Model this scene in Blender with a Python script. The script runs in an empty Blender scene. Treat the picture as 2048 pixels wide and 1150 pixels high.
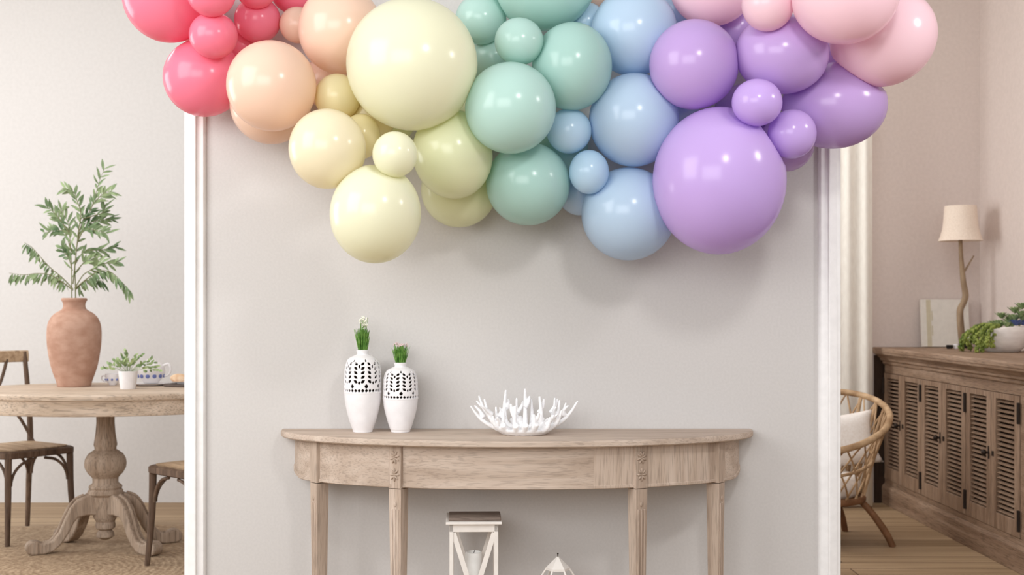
import bpy, math, random
from mathutils import Vector, Matrix, Euler
PI = math.pi
random.seed(7)
scene = bpy.context.scene
COL = scene.collection

# ------------------------------------------------------------------ camera frame
W, H = 2048, 1150
FPX, VX, VY, EYE = 2390.0, 1000.0, 612.0, 1.2

def P(px, py, Y):
    """world point seen at photo pixel (px, py) at distance Y"""
    return Vector(((px - VX) * Y / FPX, Y, EYE - (py - VY) * Y / FPX))

cam_d = bpy.data.cameras.new('camera')
cam = bpy.data.objects.new('camera', cam_d)
COL.objects.link(cam)
cam.location = (0, 0, EYE)
cam.rotation_euler = (PI / 2, 0, 0)
cam_d.sensor_width = 36
cam_d.lens = FPX / W * 36
cam_d.shift_x = (W / 2 - VX) / W
cam_d.shift_y = (VY - H / 2) / W
cam_d.dof.use_dof = True
cam_d.dof.focus_distance = 3.65
cam_d.dof.aperture_fstop = 4.5
scene.camera = cam

# ------------------------------------------------------------------ materials
def lin(c):
    def f(v):
        v /= 255.0
        return v / 12.92 if v <= 0.04045 else ((v + 0.055) / 1.055) ** 2.4
    return (f(c[0]), f(c[1]), f(c[2]), 1)

def newmat(name):
    m = bpy.data.materials.new(name)
    m.use_nodes = True
    nt = m.node_tree
    b = nt.nodes['Principled BSDF']
    return m, nt, b

def N(nt, t, **kw):
    n = nt.nodes.new(t)
    for k, v in kw.items():
        setattr(n, k, v)
    return n

def noise_mat(name, c1, c2, scale=(20, 20, 20), rough=0.6, bump=0.0, detail=4, spec=0.3, bdist=0.002,
              p0=0.35, p1=0.65, nscale=1.0, sss=0.0, coat=0.0):
    m, nt, b = newmat(name)
    tc = N(nt, 'ShaderNodeTexCoord')
    mp = N(nt, 'ShaderNodeMapping')
    mp.inputs['Scale'].default_value = scale
    nz = N(nt, 'ShaderNodeTexNoise')
    nz.inputs['Scale'].default_value = nscale
    nz.inputs['Detail'].default_value = detail
    rp = N(nt, 'ShaderNodeValToRGB')
    rp.color_ramp.elements[0].position = p0
    rp.color_ramp.elements[1].position = p1
    rp.color_ramp.elements[0].color = lin(c1)
    rp.color_ramp.elements[1].color = lin(c2)
    nt.links.new(tc.outputs['Object'], mp.inputs['Vector'])
    nt.links.new(mp.outputs['Vector'], nz.inputs['Vector'])
    nt.links.new(nz.outputs['Fac'], rp.inputs['Fac'])
    nt.links.new(rp.outputs['Color'], b.inputs['Base Color'])
    b.inputs['Roughness'].default_value = rough
    b.inputs['Specular IOR Level'].default_value = spec
    if coat:
        b.inputs['Coat Weight'].default_value = coat
        b.inputs['Coat Roughness'].default_value = 0.1
    if sss:
        b.inputs['Subsurface Weight'].default_value = sss
        b.inputs['Subsurface Radius'].default_value = (0.02, 0.02, 0.02)
    if bump:
        bp = N(nt, 'ShaderNodeBump')
        bp.inputs['Strength'].default_value = bump
        bp.inputs['Distance'].default_value = bdist
        nt.links.new(nz.outputs['Fac'], bp.inputs['Height'])
        nt.links.new(bp.outputs['Normal'], b.inputs['Normal'])
    return m

def wood(name, dark, mid, light, axis='X', grain=1.0, rough=0.62, spec=0.2, pores=0.35):
    """long-grain wood: stretched noise bands plus fine dark pores; axis = grain direction"""
    m, nt, b = newmat(name)
    tc = N(nt, 'ShaderNodeTexCoord')
    def mapped(s_long, s_cross):
        mp = N(nt, 'ShaderNodeMapping')
        s = {'X': (s_long, s_cross, s_cross), 'Y': (s_cross, s_long, s_cross), 'Z': (s_cross, s_cross, s_long)}[axis]
        mp.inputs['Scale'].default_value = s
        nt.links.new(tc.outputs['Object'], mp.inputs['Vector'])
        return mp
    m1 = mapped(1.6 * grain, 22 * grain)
    n1 = N(nt, 'ShaderNodeTexNoise'); n1.inputs['Scale'].default_value = 1; n1.inputs['Detail'].default_value = 5
    n1.inputs['Distortion'].default_value = 0.8
    nt.links.new(m1.outputs[0], n1.inputs['Vector'])
    rp = N(nt, 'ShaderNodeValToRGB')
    e = rp.color_ramp.elements
    e[0].position = 0.28; e[0].color = lin(dark)
    e[1].position = 0.75; e[1].color = lin(light)
    x = e.new(0.5); x.color = lin(mid)
    nt.links.new(n1.outputs['Fac'], rp.inputs['Fac'])
    m2 = mapped(14 * grain, 240 * grain)
    n2 = N(nt, 'ShaderNodeTexNoise'); n2.inputs['Scale'].default_value = 1; n2.inputs['Detail'].default_value = 2
    nt.links.new(m2.outputs[0], n2.inputs['Vector'])
    r2 = N(nt, 'ShaderNodeValToRGB')
    r2.color_ramp.elements[0].position = 0.36; r2.color_ramp.elements[0].color = (1 - pores,) * 3 + (1,)
    r2.color_ramp.elements[1].position = 0.5; r2.color_ramp.elements[1].color = (1, 1, 1, 1)
    nt.links.new(n2.outputs['Fac'], r2.inputs['Fac'])
    mx = N(nt, 'ShaderNodeMix', data_type='RGBA', blend_type='MULTIPLY')
    mx.inputs['Factor'].default_value = 1
    nt.links.new(rp.outputs['Color'], mx.inputs['A'])
    nt.links.new(r2.outputs['Color'], mx.inputs['B'])
    nt.links.new(mx.outputs['Result'], b.inputs['Base Color'])
    b.inputs['Roughness'].default_value = rough
    b.inputs['Specular IOR Level'].default_value = spec
    bp = N(nt, 'ShaderNodeBump'); bp.inputs['Strength'].default_value = 0.35; bp.inputs['Distance'].default_value = 0.0012
    nt.links.new(n2.outputs['Fac'], bp.inputs['Height'])
    nt.links.new(bp.outputs['Normal'], b.inputs['Normal'])
    return m

def plain(name, c, rough=0.5, spec=0.3, metal=0.0):
    c2 = tuple(max(0, v - 6) for v in c)
    m = noise_mat(name, c2, c, scale=(35, 35, 35), rough=rough, spec=spec)
    m.node_tree.nodes['Principled BSDF'].inputs['Metallic'].default_value = metal
    return m

def balloon_mat(name, c):
    m, nt, b = newmat(name)
    b.inputs['Base Color'].default_value = lin(c)
    lw = N(nt, 'ShaderNodeTexNoise'); lw.inputs['Scale'].default_value = 3
    tc = N(nt, 'ShaderNodeTexCoord')
    nt.links.new(tc.outputs['Object'], lw.inputs['Vector'])
    rp = N(nt, 'ShaderNodeValToRGB')
    rp.color_ramp.elements[0].color = lin(tuple(v * 0.985 for v in c)); rp.color_ramp.elements[1].color = lin(c)
    nt.links.new(lw.outputs['Fac'], rp.inputs['Fac'])
    nt.links.new(rp.outputs['Color'], b.inputs['Base Color'])
    b.inputs['Roughness'].default_value = 0.2
    b.inputs['Specular IOR Level'].default_value = 0.45
    # thin latex lets a little light through
    out = nt.nodes['Material Output']
    tr = N(nt, 'ShaderNodeBsdfTranslucent')
    nt.links.new(rp.outputs['Color'], tr.inputs['Color'])
    mx = N(nt, 'ShaderNodeMixShader'); mx.inputs[0].default_value = 0.30
    nt.links.new(b.outputs[0], mx.inputs[1]); nt.links.new(tr.outputs[0], mx.inputs[2])
    nt.links.new(mx.outputs[0], out.inputs['Surface'])
    return m

M = {}
M['wall'] = noise_mat('wall_paint', (200, 197, 195), (204, 201, 199), scale=(130, 130, 130), rough=0.9, bump=0.06, spec=0.1, bdist=0.001)
M['wall_cream'] = noise_mat('cream_wall_paint', (208, 206, 205), (212, 210, 209), scale=(50, 50, 50), rough=0.9, spec=0.1)
M['wall_taupe'] = noise_mat('taupe_wall_paint', (214, 202, 196), (219, 207, 201), scale=(50, 50, 50), rough=0.9, spec=0.1)
M['ceiling'] = plain('ceiling_paint', (238, 236, 232), 0.9, 0.1)
M['trim'] = plain('white_gloss_trim', (244, 243, 243), 0.35, 0.4)
M['oak'] = wood('whitewashed_oak', (172, 153, 137), (190, 172, 157), (203, 187, 173), 'X', pores=.2)
M['oak_z'] = wood('whitewashed_oak_upright', (164, 144, 128), (186, 167, 151), (203, 186, 172), 'Z', pores=.22)
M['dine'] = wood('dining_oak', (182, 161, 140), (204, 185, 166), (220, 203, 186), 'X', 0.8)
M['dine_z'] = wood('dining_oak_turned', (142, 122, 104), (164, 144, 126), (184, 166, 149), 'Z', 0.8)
M['chairwood'] = wood('chair_wood_brown', (78, 61, 49), (102, 82, 68), (132, 110, 92), 'Z', 1.0)
M['seatwood'] = wood('chair_seat_rattan', (150, 124, 98), (182, 156, 128), (204, 180, 152), 'X', 1.5)
M['side'] = wood('sideboard_wood', (130, 105, 86), (153, 128, 107), (174, 150, 130), 'Y', 1.0)
M['side_z'] = wood('sideboard_wood_upright', (130, 105, 86), (152, 127, 106), (172, 148, 128), 'Z', 1.0)
M['side_shade'] = wood('sideboard_wood_shaded', (48, 36, 28), (62, 46, 36), (76, 58, 46), 'Z', 1.0)  # sideboard wood with shade painted into its colour
M['iron'] = plain('dark_iron', (52, 42, 36), 0.5, 0.4, 0.5)
M['ceramic'] = plain('white_ceramic', (240, 238, 240), 0.45, 0.4)
M['coral'] = noise_mat('white_coral_resin', (236, 236, 238), (246, 246, 248), scale=(90, 90, 90), rough=0.55, bump=0.2)
M['white_paint'] = plain('white_painted_wood', (232, 226, 220), 0.6, 0.25)
M['lid'] = wood('grey_brown_wood', (112, 98, 88), (138, 122, 112), (160, 146, 134), 'X', 2)
M['candle'] = plain('white_candle_wax', (240, 240, 238), 0.5)
M['terra'] = noise_mat('terracotta', (172, 134, 115), (192, 157, 139), scale=(14, 14, 22), rough=0.85, bump=0.3, spec=0.1)
M['leaf'] = noise_mat('leaf_green', (80, 108, 70), (150, 168, 124), scale=(9, 9, 9), rough=0.5, spec=0.3)
M['leaf2'] = noise_mat('leaf_soft_green', (100, 128, 80), (172, 188, 136), scale=(25, 25, 25), rough=0.55)
M['succ'] = noise_mat('succulent_green', (84, 104, 40), (156, 168, 84), scale=(30, 30, 30), rough=0.5)
M['succ_blue'] = plain('blue_succulent', (88, 104, 158), 0.6)
M['grass'] = noise_mat('tuft_green', (66, 118, 44), (128, 172, 84), scale=(60, 60, 60), rough=0.6)
M['flower'] = plain('white_flower', (240, 240, 226), 0.7)
M['bud'] = plain('pinkish_bud', (226, 204, 204), 0.7)
M['stem'] = plain('stem_green_brown', (126, 128, 92), 0.7)
M['soil'] = plain('soil_and_hole_shade', (44, 34, 28), 0.95)  # real soil in the pot, painted shade inside the pierced vases
M['blue'] = plain('blue_glaze', (110, 124, 184), 0.35)
M['bread'] = noise_mat('bread_crust', (216, 178, 142), (240, 216, 188), scale=(40, 40, 40), rough=0.8)
M['board'] = plain('slate_board', (96, 84, 78), 0.7)
M['linen'] = noise_mat('linen_shade', (228, 212, 196), (242, 228, 214), scale=(120, 120, 300), rough=0.9, bump=0.2)
M['branch'] = noise_mat('driftwood', (128, 106, 84), (164, 142, 116), scale=(30, 30, 8), rough=0.8, bump=0.4)
M['rattan'] = noise_mat('rattan_cane', (158, 126, 92), (206, 176, 140), scale=(14, 14, 14), rough=0.6, bump=0.1)
M['rattan_dark'] = noise_mat('rattan_leg', (112, 78, 52), (142, 102, 72), scale=(14, 14, 14), rough=0.6)
M['fabric'] = noise_mat('white_cotton', (236, 230, 224), (244, 240, 236), scale=(100, 100, 100), rough=0.95, bump=0.3)
M['curtain'] = noise_mat('curtain_linen', (236, 232, 224), (243, 240, 232), scale=(80, 80, 20), rough=0.95)
M['canvas'] = plain('off_white_board', (230, 226, 218), 0.8)
M['canvas_beige'] = plain('beige_stripe', (208, 200, 176), 0.8)
M['black'] = plain('black_plastic', (30, 28, 28), 0.4)
M['bowl'] = noise_mat('chalky_bowl', (232, 226, 222), (250, 246, 242), scale=(12, 12, 40), rough=0.8, bump=0.3)

# floor planks
def floor_mat():
    m, nt, b = newmat('oak_floor_planks')
    tc = N(nt, 'ShaderNodeTexCoord')
    br = N(nt, 'ShaderNodeTexBrick')
    br.offset = 0.37
    br.inputs['Scale'].default_value = 1
    br.inputs['Brick Width'].default_value = 1.6
    br.inputs['Row Height'].default_value = 0.13
    br.inputs['Mortar Size'].default_value = 0.004
    br.inputs['Color1'].default_value = lin((158, 132, 102)); br.inputs['Color2'].default_value = lin((190, 164, 132))
    br.inputs['Mortar'].default_value = lin((112, 86, 62))
    nt.links.new(tc.outputs['Object'], br.inputs['Vector'])
    mp = N(nt, 'ShaderNodeMapping'); mp.inputs['Scale'].default_value = (1.5, 34, 1)
    nt.links.new(tc.outputs['Object'], mp.inputs['Vector'])
    nz = N(nt, 'ShaderNodeTexNoise'); nz.inputs['Scale'].default_value = 1; nz.inputs['Detail'].default_value = 5
    nt.links.new(mp.outputs[0], nz.inputs['Vector'])
    rp = N(nt, 'ShaderNodeValToRGB')
    rp.color_ramp.elements[0].position = .3; rp.color_ramp.elements[0].color = (.62, .58, .52, 1)
    rp.color_ramp.elements[1].position = .65; rp.color_ramp.elements[1].color = (1, 1, 1, 1)
    nt.links.new(nz.outputs['Fac'], rp.inputs['Fac'])
    mx = N(nt, 'ShaderNodeMix', data_type='RGBA', blend_type='MULTIPLY'); mx.inputs['Factor'].default_value = 1
    nt.links.new(br.outputs['Color'], mx.inputs['A']); nt.links.new(rp.outputs['Color'], mx.inputs['B'])
    nt.links.new(mx.outputs['Result'], b.inputs['Base Color'])
    b.inputs['Roughness'].default_value = 0.55
    return m
M['floor'] = floor_mat()

def rug_mat():
    m, nt, b = newmat('jute_weave')
    tc = N(nt, 'ShaderNodeTexCoord')
    wv = N(nt, 'ShaderNodeTexWave', wave_type='RINGS', rings_direction='Z'); wv.inputs['Scale'].default_value = 11
    wv.inputs['Distortion'].default_value = 4; wv.inputs['Detail'].default_value = 3; wv.inputs['Detail Scale'].default_value = 6
    nt.links.new(tc.outputs['Object'], wv.inputs['Vector'])
    nz = N(nt, 'ShaderNodeTexNoise'); nz.inputs['Scale'].default_value = 45; nz.inputs['Detail'].default_value = 4
    nt.links.new(tc.outputs['Object'], nz.inputs['Vector'])
    ad = N(nt, 'ShaderNodeMath', operation='MULTIPLY_ADD'); ad.inputs[1].default_value = 0.14
    nt.links.new(wv.outputs['Fac'], ad.inputs[0]); 
    m2 = N(nt, 'ShaderNodeMath', operation='MULTIPLY'); m2.inputs[1].default_value = 0.8
    nt.links.new(nz.outputs['Fac'], m2.inputs[0]); nt.links.new(m2.outputs[0], ad.inputs[2])
    rp = N(nt, 'ShaderNodeValToRGB')
    rp.color_ramp.elements[0].position = .3; rp.color_ramp.elements[0].color = lin((142, 116, 90))
    rp.color_ramp.elements[1].position = .8; rp.color_ramp.elements[1].color = lin((204, 180, 150))
    nt.links.new(ad.outputs[0], rp.inputs['Fac']); nt.links.new(rp.outputs['Color'], b.inputs['Base Color'])
    b.inputs['Roughness'].default_value = 0.95
    bp = N(nt, 'ShaderNodeBump'); bp.inputs['Strength'].default_value = 0.8; bp.inputs['Distance'].default_value = 0.01
    nt.links.new(ad.outputs[0], bp.inputs['Height']); nt.links.new(bp.outputs['Normal'], b.inputs['Normal'])
    return m
M['rug'] = rug_mat()

# ------------------------------------------------------------------ mesh builder
class B:
    def __init__(s):
        s.v, s.f, s.mi = [], [], []
    def add(s, verts, faces, mi=0, mat=None):
        o = len(s.v)
        for p in verts:
            p = Vector(p)
            s.v.append(mat @ p if mat else p)
        for f in faces:
            s.f.append([i + o for i in f]); s.mi.append(mi)
        return s
    def box(s, lo, hi, mi=0, mat=None):
        x0, y0, z0 = lo; x1, y1, z1 = hi
        v = [(x0, y0, z0), (x1, y0, z0), (x1, y1, z0), (x0, y1, z0), (x0, y0, z1), (x1, y0, z1), (x1, y1, z1), (x0, y1, z1)]
        f = [(0, 3, 2, 1), (4, 5, 6, 7), (0, 1, 5, 4), (1, 2, 6, 5), (2, 3, 7, 6), (3, 0, 4, 7)]
        return s.add(v, f, mi, mat)
    def frustum(s, c0, h0, c1, h1, mi=0, mat=None):
        v = []
        for c, h in ((c0, h0), (c1, h1)):
            v += [(c[0] - h[0], c[1] - h[1], c[2]), (c[0] + h[0], c[1] - h[1], c[2]), (c[0] + h[0], c[1] + h[1], c[2]), (c[0] - h[0], c[1] + h[1], c[2])]
        f = [(0, 3, 2, 1), (4, 5, 6, 7), (0, 1, 5, 4), (1, 2, 6, 5), (2, 3, 7, 6), (3, 0, 4, 7)]
        return s.add(v, f, mi, mat)
    def prism(s, poly, a, bb, axis='Y', mi=0, mat=None):
        """poly in the two other axes, extruded from a to bb"""
        n = len(poly)
        def mk(p, t):
            return {'X': (t, p[0], p[1]), 'Y': (p[0], t, p[1]), 'Z': (p[0], p[1], t)}[axis]
        v = [mk(p, a) for p in poly] + [mk(p, bb) for p in poly]
        f = [tuple(range(n)), tuple(range(2 * n - 1, n - 1, -1))]
        f += [(i, i + n, (i + 1) % n + n, (i + 1) % n) for i in range(n)]
        return s.add(v, f, mi, mat)
    def rings(s, rings, closed=True, cap0=True, cap1=True, mi=0, mat=None):
        n = len(rings[0]); v = [p for r in rings for p in r]; f = []
        for k in range(len(rings) - 1):
            for i in range(n if closed else n - 1):
                j = (i + 1) % n
                f.append((k * n + i, k * n + j, (k + 1) * n + j, (k + 1) * n + i))
        if cap0: f.append(tuple(range(n - 1, -1, -1)))
        if cap1: f.append(tuple((len(rings) - 1) * n + i for i in range(n)))
        return s.add(v, f, mi, mat)
    def lathe(s, prof, seg=48, mi=0, mat=None, cap0=True, cap1=True):
        rs = [[(r * math.cos(2 * PI * i / seg), r * math.sin(2 * PI * i / seg), z) for i in range(seg)] for r, z in prof]
        return s.rings(rs, True, cap0, cap1, mi, mat)
    def tube(s, pts, rad, seg=8, mi=0, smooth=0, flat=1.0, mat=None):
        pts = [Vector(p) for p in pts]
        rad = list(rad) if isinstance(rad, (list, tuple)) else [rad] * len(pts)
        if smooth: pts, rad = catmull(pts, rad, smooth)
        n = len(pts); rs = []; up = None
        for i in range(n):
            t = (pts[min(i + 1, n - 1)] - pts[max(i - 1, 0)])
            t = t.normalized() if t.length > 1e-9 else Vector((0, 0, 1))
            if up is None:
                up = Vector((0, 0, 1)) if abs(t.z) < 0.9 else Vector((1, 0, 0))
            a = up - t * up.dot(t)
            a = a.normalized() if a.length > 1e-6 else t.orthogonal().normalized()
            up = a; bvec = t.cross(a)
            rs.append([pts[i] + (a * math.cos(2 * PI * k / seg) + bvec * math.sin(2 * PI * k / seg) * flat) * rad[i] for k in range(seg)])
        return s.rings(rs, True, True, True, mi, mat)
    def sphere(s, c, r, u=16, v=10, mi=0, mat=None):
        r = r if isinstance(r, (tuple, list)) else (r, r, r)
        vs = [(c[0], c[1], c[2] - r[2])]
        for j in range(1, v):
            a = -PI / 2 + PI * j / v
            for i in range(u):
                b = 2 * PI * i / u
                vs.append((c[0] + r[0] * math.cos(a) * math.cos(b), c[1] + r[1] * math.cos(a) * math.sin(b), c[2] + r[2] * math.sin(a)))
        vs.append((c[0], c[1], c[2] + r[2])); f = []
        for i in range(u):
            f.append((0, 1 + (i + 1) % u, 1 + i))
            f.append((len(vs) - 1, 1 + (v - 2) * u + i, 1 + (v - 2) * u + (i + 1) % u))
        for j in range(v - 2):
            for i in range(u):
                a0 = 1 + j * u
                f.append((a0 + i, a0 + (i + 1) % u, a0 + u + (i + 1) % u, a0 + u + i))
        return s.add(vs, f, mi, mat)
    def leaf(s, base, d, L, w, nrm=None, mi=0, curl=0.15, fold=0.25):
        d = Vector(d).normalized()
        nrm = Vector(nrm) if nrm else Vector((random.uniform(-1, 1), -1, random.uniform(-.2, 1)))
        side = d.cross(nrm)
        side = side.normalized() if side.length > 1e-4 else d.orthogonal().normalized()
        up = side.cross(d).normalized(); base = Vector(base)
        v = []; K = [(0, .06), (.2, .7), (.45, 1), (.7, .8), (.9, .35), (1, .02)]
        for t, ww in K:
            c = base + d * L * t - up * curl * L * t * t
            h = w * ww / 2
            v += [c - side * h + up * fold * h, c, c + side * h + up * fold * h]
        f = []
        for k in range(len(K) - 1):
            a = k * 3
            f += [(a, a + 1, a + 4, a + 3), (a + 1, a + 2, a + 5, a + 4)]
        return s.add(v, f, mi)
    def build(s, name, mats, parent=None, loc=None, smooth=True, bevel=0, sub=0, angle=40, label=None, segs=2):
        me = bpy.data.meshes.new(name)
        me.from_pydata([tuple(p) for p in s.v], [], s.f)
        if not isinstance(mats, (list, tuple)): mats = [mats]
        for m in mats: me.materials.append(m)
        for p, mi in zip(me.polygons, s.mi): p.material_index = mi
        me.update()
        fix_normals(me)
        o = bpy.data.objects.new(name, me)
        COL.objects.link(o)
        if loc is not None: o.location = loc
        if parent is not None: o.parent = parent
        if bevel:
            md = o.modifiers.new('bevel', 'BEVEL'); md.width = bevel; md.segments = segs; md.limit_method = 'ANGLE'; md.angle_limit = math.radians(35)
        if sub:
            md = o.modifiers.new('sub', 'SUBSURF'); md.levels = sub; md.render_levels = sub
        if smooth:
            me.polygons.foreach_set('use_smooth', [True] * len(me.polygons))
            if angle: me.set_sharp_from_angle(angle=math.radians(angle))
        if label: o['label'] = label
        return o

def fix_normals(me):
    import bmesh
    bm = bmesh.new(); bm.from_mesh(me)
    bmesh.ops.recalc_face_normals(bm, faces=bm.faces)
    bm.to_mesh(me); bm.free()

def catmull(pts, rad, k):
    P_, R_ = [], []
    n = len(pts)
    for i in range(n - 1):
        p0, p1, p2, p3 = pts[max(i - 1, 0)], pts[i], pts[i + 1], pts[min(i + 2, n - 1)]
        for j in range(k):
            t = j / k
            P_.append(0.5 * ((2 * p1) + (p2 - p0) * t + (2 * p0 - 5 * p1 + 4 * p2 - p3) * t * t + (3 * p1 - p0 - 3 * p2 + p3) * t ** 3))
            R_.append(rad[i] * (1 - t) + rad[i + 1] * t)
    P_.append(pts[-1]); R_.append(rad[-1])
    return P_, R_

def tag(o, label, cat, group=None, kind=None):
    o['label'] = label; o['category'] = cat
    if group: o['group'] = group
    if kind: o['kind'] = kind
    return o

def thing(name, label, cat, loc=(0, 0, 0), rz=0, group=None):
    o = bpy.data.objects.new(name, None)
    o.empty_display_size = 0.05
    COL.objects.link(o)
    o.location = loc; o.rotation_euler = (0, 0, rz)
    return tag(o, label, cat, group)

def struct(o):
    o['kind'] = 'structure'; return o

def dup(root, loc, rz, label, scale=None):
    r = root.copy(); COL.objects.link(r); r.location = loc; r.rotation_euler = (0, 0, rz); r['label'] = label
    if scale: r.scale = scale
    for ch in list(root.children):
        c = ch.copy(); COL.objects.link(c); c.parent = r
        for g in ch.children:
            d = g.copy(); COL.objects.link(d); d.parent = c
    return r

# ------------------------------------------------------------------ the setting
WY = 3.90          # front face of the middle wall
BY = 7.30          # back wall of the rooms behind
RX = 2.93          # right side wall
CEIL = 3.3
struct(B().box((-6, -1.5, -0.1), (RX + .12, BY + .12, 0)).build('floor', M['floor'], smooth=False))
struct(B().box((-.995, WY, 0), (1.09, WY + .12, CEIL)).build('wall_middle', M['wall'], smooth=False))
struct(B().box((-6, BY, 0), (.3, BY + .12, CEIL)).build('wall_back_left', M['wall_cream'], smooth=False))
struct(B().box((.3, BY, 0), (RX, BY + .12, CEIL)).build('wall_back_right', M['wall_taupe'], smooth=False))
struct(B().box((RX, 2.5, 0), (RX + .12, BY + .12, CEIL)).build('wall_right', M['wall_taupe'], smooth=False))
struct(B().box((.0, WY + .12, 0), (.12, BY, CEIL)).build('hidden_light_divider', M['wall_cream'], smooth=False))  # unseen wall, added to keep the light of the two rooms apart
struct(B().box((-6, WY, CEIL), (RX + .12, BY + .12, CEIL + .1)).build('ceiling', M['ceiling'], smooth=False))

def casing(name, x0, x1, flip):
    """moulded upright: profile across x, thickness toward the camera"""
    w = x1 - x0
    pr = [(0, 0), (0, .016), (.03, .022), (.20, .022), (.24, .030), (.56, .034), (.60, .033), (.63, .024), (.68, .022), (.92, .020), (.97, .016), (1, .010), (1, 0)]
    poly = []
    for u, d in pr:
        x = x1 - u * w if flip else x0 + u * w
        poly.append((x, WY - d))
    b = B().prism(poly, 0, CEIL, 'Z')
    # jamb that wraps the end of the wall
    jx0, jx1 = ((x0, x0 + (-.995 - x0)) if not flip else (1.09, x1))
    b.box((jx0, WY, 0), (jx1, WY + .14, CEIL))
    return struct(b.build(name, M['trim'], angle=25))
casing('trim_1', P(368, 0, WY - .02).x, P(409.5, 0, WY - .02).x, False)
casing('trim_2', P(1639, 0, WY - .02).x, P(1682, 0, WY - .02).x, True)

# ------------------------------------------------------------------ console table
CX = .055
con = thing('console_table', 'half-round whitewashed oak console table against the grey wall below the balloons', 'table', (CX, WY - .002, 0))
def ell(a, b, n=64, t0=PI, t1=2 * PI):
    return [(a * math.cos(t0 + (t1 - t0) * i / n), b * math.sin(t0 + (t1 - t0) * i / n)) for i in range(n + 1)]
TA, TB = .767, .362
rings = []
for ins, z in ((.012, .778), (.004, .7795), (.0, .783), (0, .794), (.003, .799), (.009, .8)):
    rings.append([(x, min(y, 0), z) for x, y in ell(TA - ins, TB - ins)])
B().rings(rings).build('tabletop', M['oak'], con, angle=30)
AA, AB = .722, .325
def apron(t0, t1, name, mat, wing=0):
    n = 24; rs = []
    for i in range(n + 1):
        t = t0 + (t1 - t0) * i / n
        zb = .650
        if wing:
            u = i / n if wing > 0 else 1 - i / n
            zb = .650 + (.028 * max(0, 1 - u * 1.6))
        def pt(a, b, z): return (a * math.cos(t), min(0, b * math.sin(t)), z)
        rs.append([pt(AA, AB, .7785), pt(AA, AB, zb + .011), pt(AA + .0035, AB + .0035, zb + .009), pt(AA + .0035, AB + .0035, zb + .002),
                   pt(AA, AB, zb), pt(AA - .02, AB - .02, zb), pt(AA - .02, AB - .02, .7785)])
    return B().rings(rs).build(name, mat, con, angle=30)
def th(x): return PI + math.acos(min(1, -x / AA)) if x < 0 else 2 * PI - math.acos(min(1, x / AA))
tl_r, tl_f = PI + math.acos(.637 / AA), PI + math.acos(.372 / AA)
tr_f, tr_r = 3 * PI - tl_f, 3 * PI - tl_r
apron(PI, tl_r, 'apron', M['oak'], 1)
apron(tl_r, tl_f, 'apron', M['oak'])
t_split = 2 * PI - math.acos(.226 / AA)
apron(tl_f, t_split, 'apron', M['oak'])
apron(t_split, tr_r, 'apron', M['oak_z'])
apron(tr_r, 2 * PI, 'apron', M['oak'], -1)
def console_leg(t, rot, carved):
    px, py = (AA - .017) * math.cos(t), (AB - .017) * math.sin(t)
    mt = Matrix.Translation((px, py, 0)) @ Matrix.Rotation(rot, 4, 'Z')
    b = B()
    h = .0225
    b.box((-h, -h, .648), (h, h, .777), mat=mt)
    b.frustum((0, 0, 0), (.014, .014), (0, 0, .646), (.0215, .0215), mat=mt)
    for dx in (-.0115, 0, .0115):                      # reeding on the front face
        b.tube([(dx * .75, -.0150, .02), (dx, -.0208, .585)], [.0030, .0036], 8, mat=mt)
    b.sphere((0, -.0215, .60), (.006, .003, .008), 10, 6, mat=mt)
    lg = b.build('leg', M['oak_z'], con, bevel=.0012, angle=30)
    if carved:
        r = B()
        for cz, ph in ((.742, .3), (.690, 0)):
            for k in range(8):
                a = k * PI / 4 + ph
                d = Vector((math.cos(a), 0, math.sin(a)))
                m2 = mt @ Matrix.Translation((d.x * .0085, -.0232, cz + d.z * .0115)) @ Matrix.Rotation(-a, 4, 'Y')
                r.sphere((0, 0, 0), (.0095, .0042, .0034), 8, 6, mat=m2)
            r.sphere((0, -.0238, cz), (.003, .0025, .003), 8, 6, mat=mt)
        for x in (-.0205, .0205):
            r.box((x - .001, -.0236, .652), (x + .001, -.0220, .774), mat=mt)
        r.build('rosette', M['oak_z'], lg, label='carved leaf rosette panel')
for t, r, c in ((tl_r, -.95, 0), (tl_f, -.48, 1), (tr_f, .48, 1), (tr_r, .95, 0)):
    console_leg(t, r, c)

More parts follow.
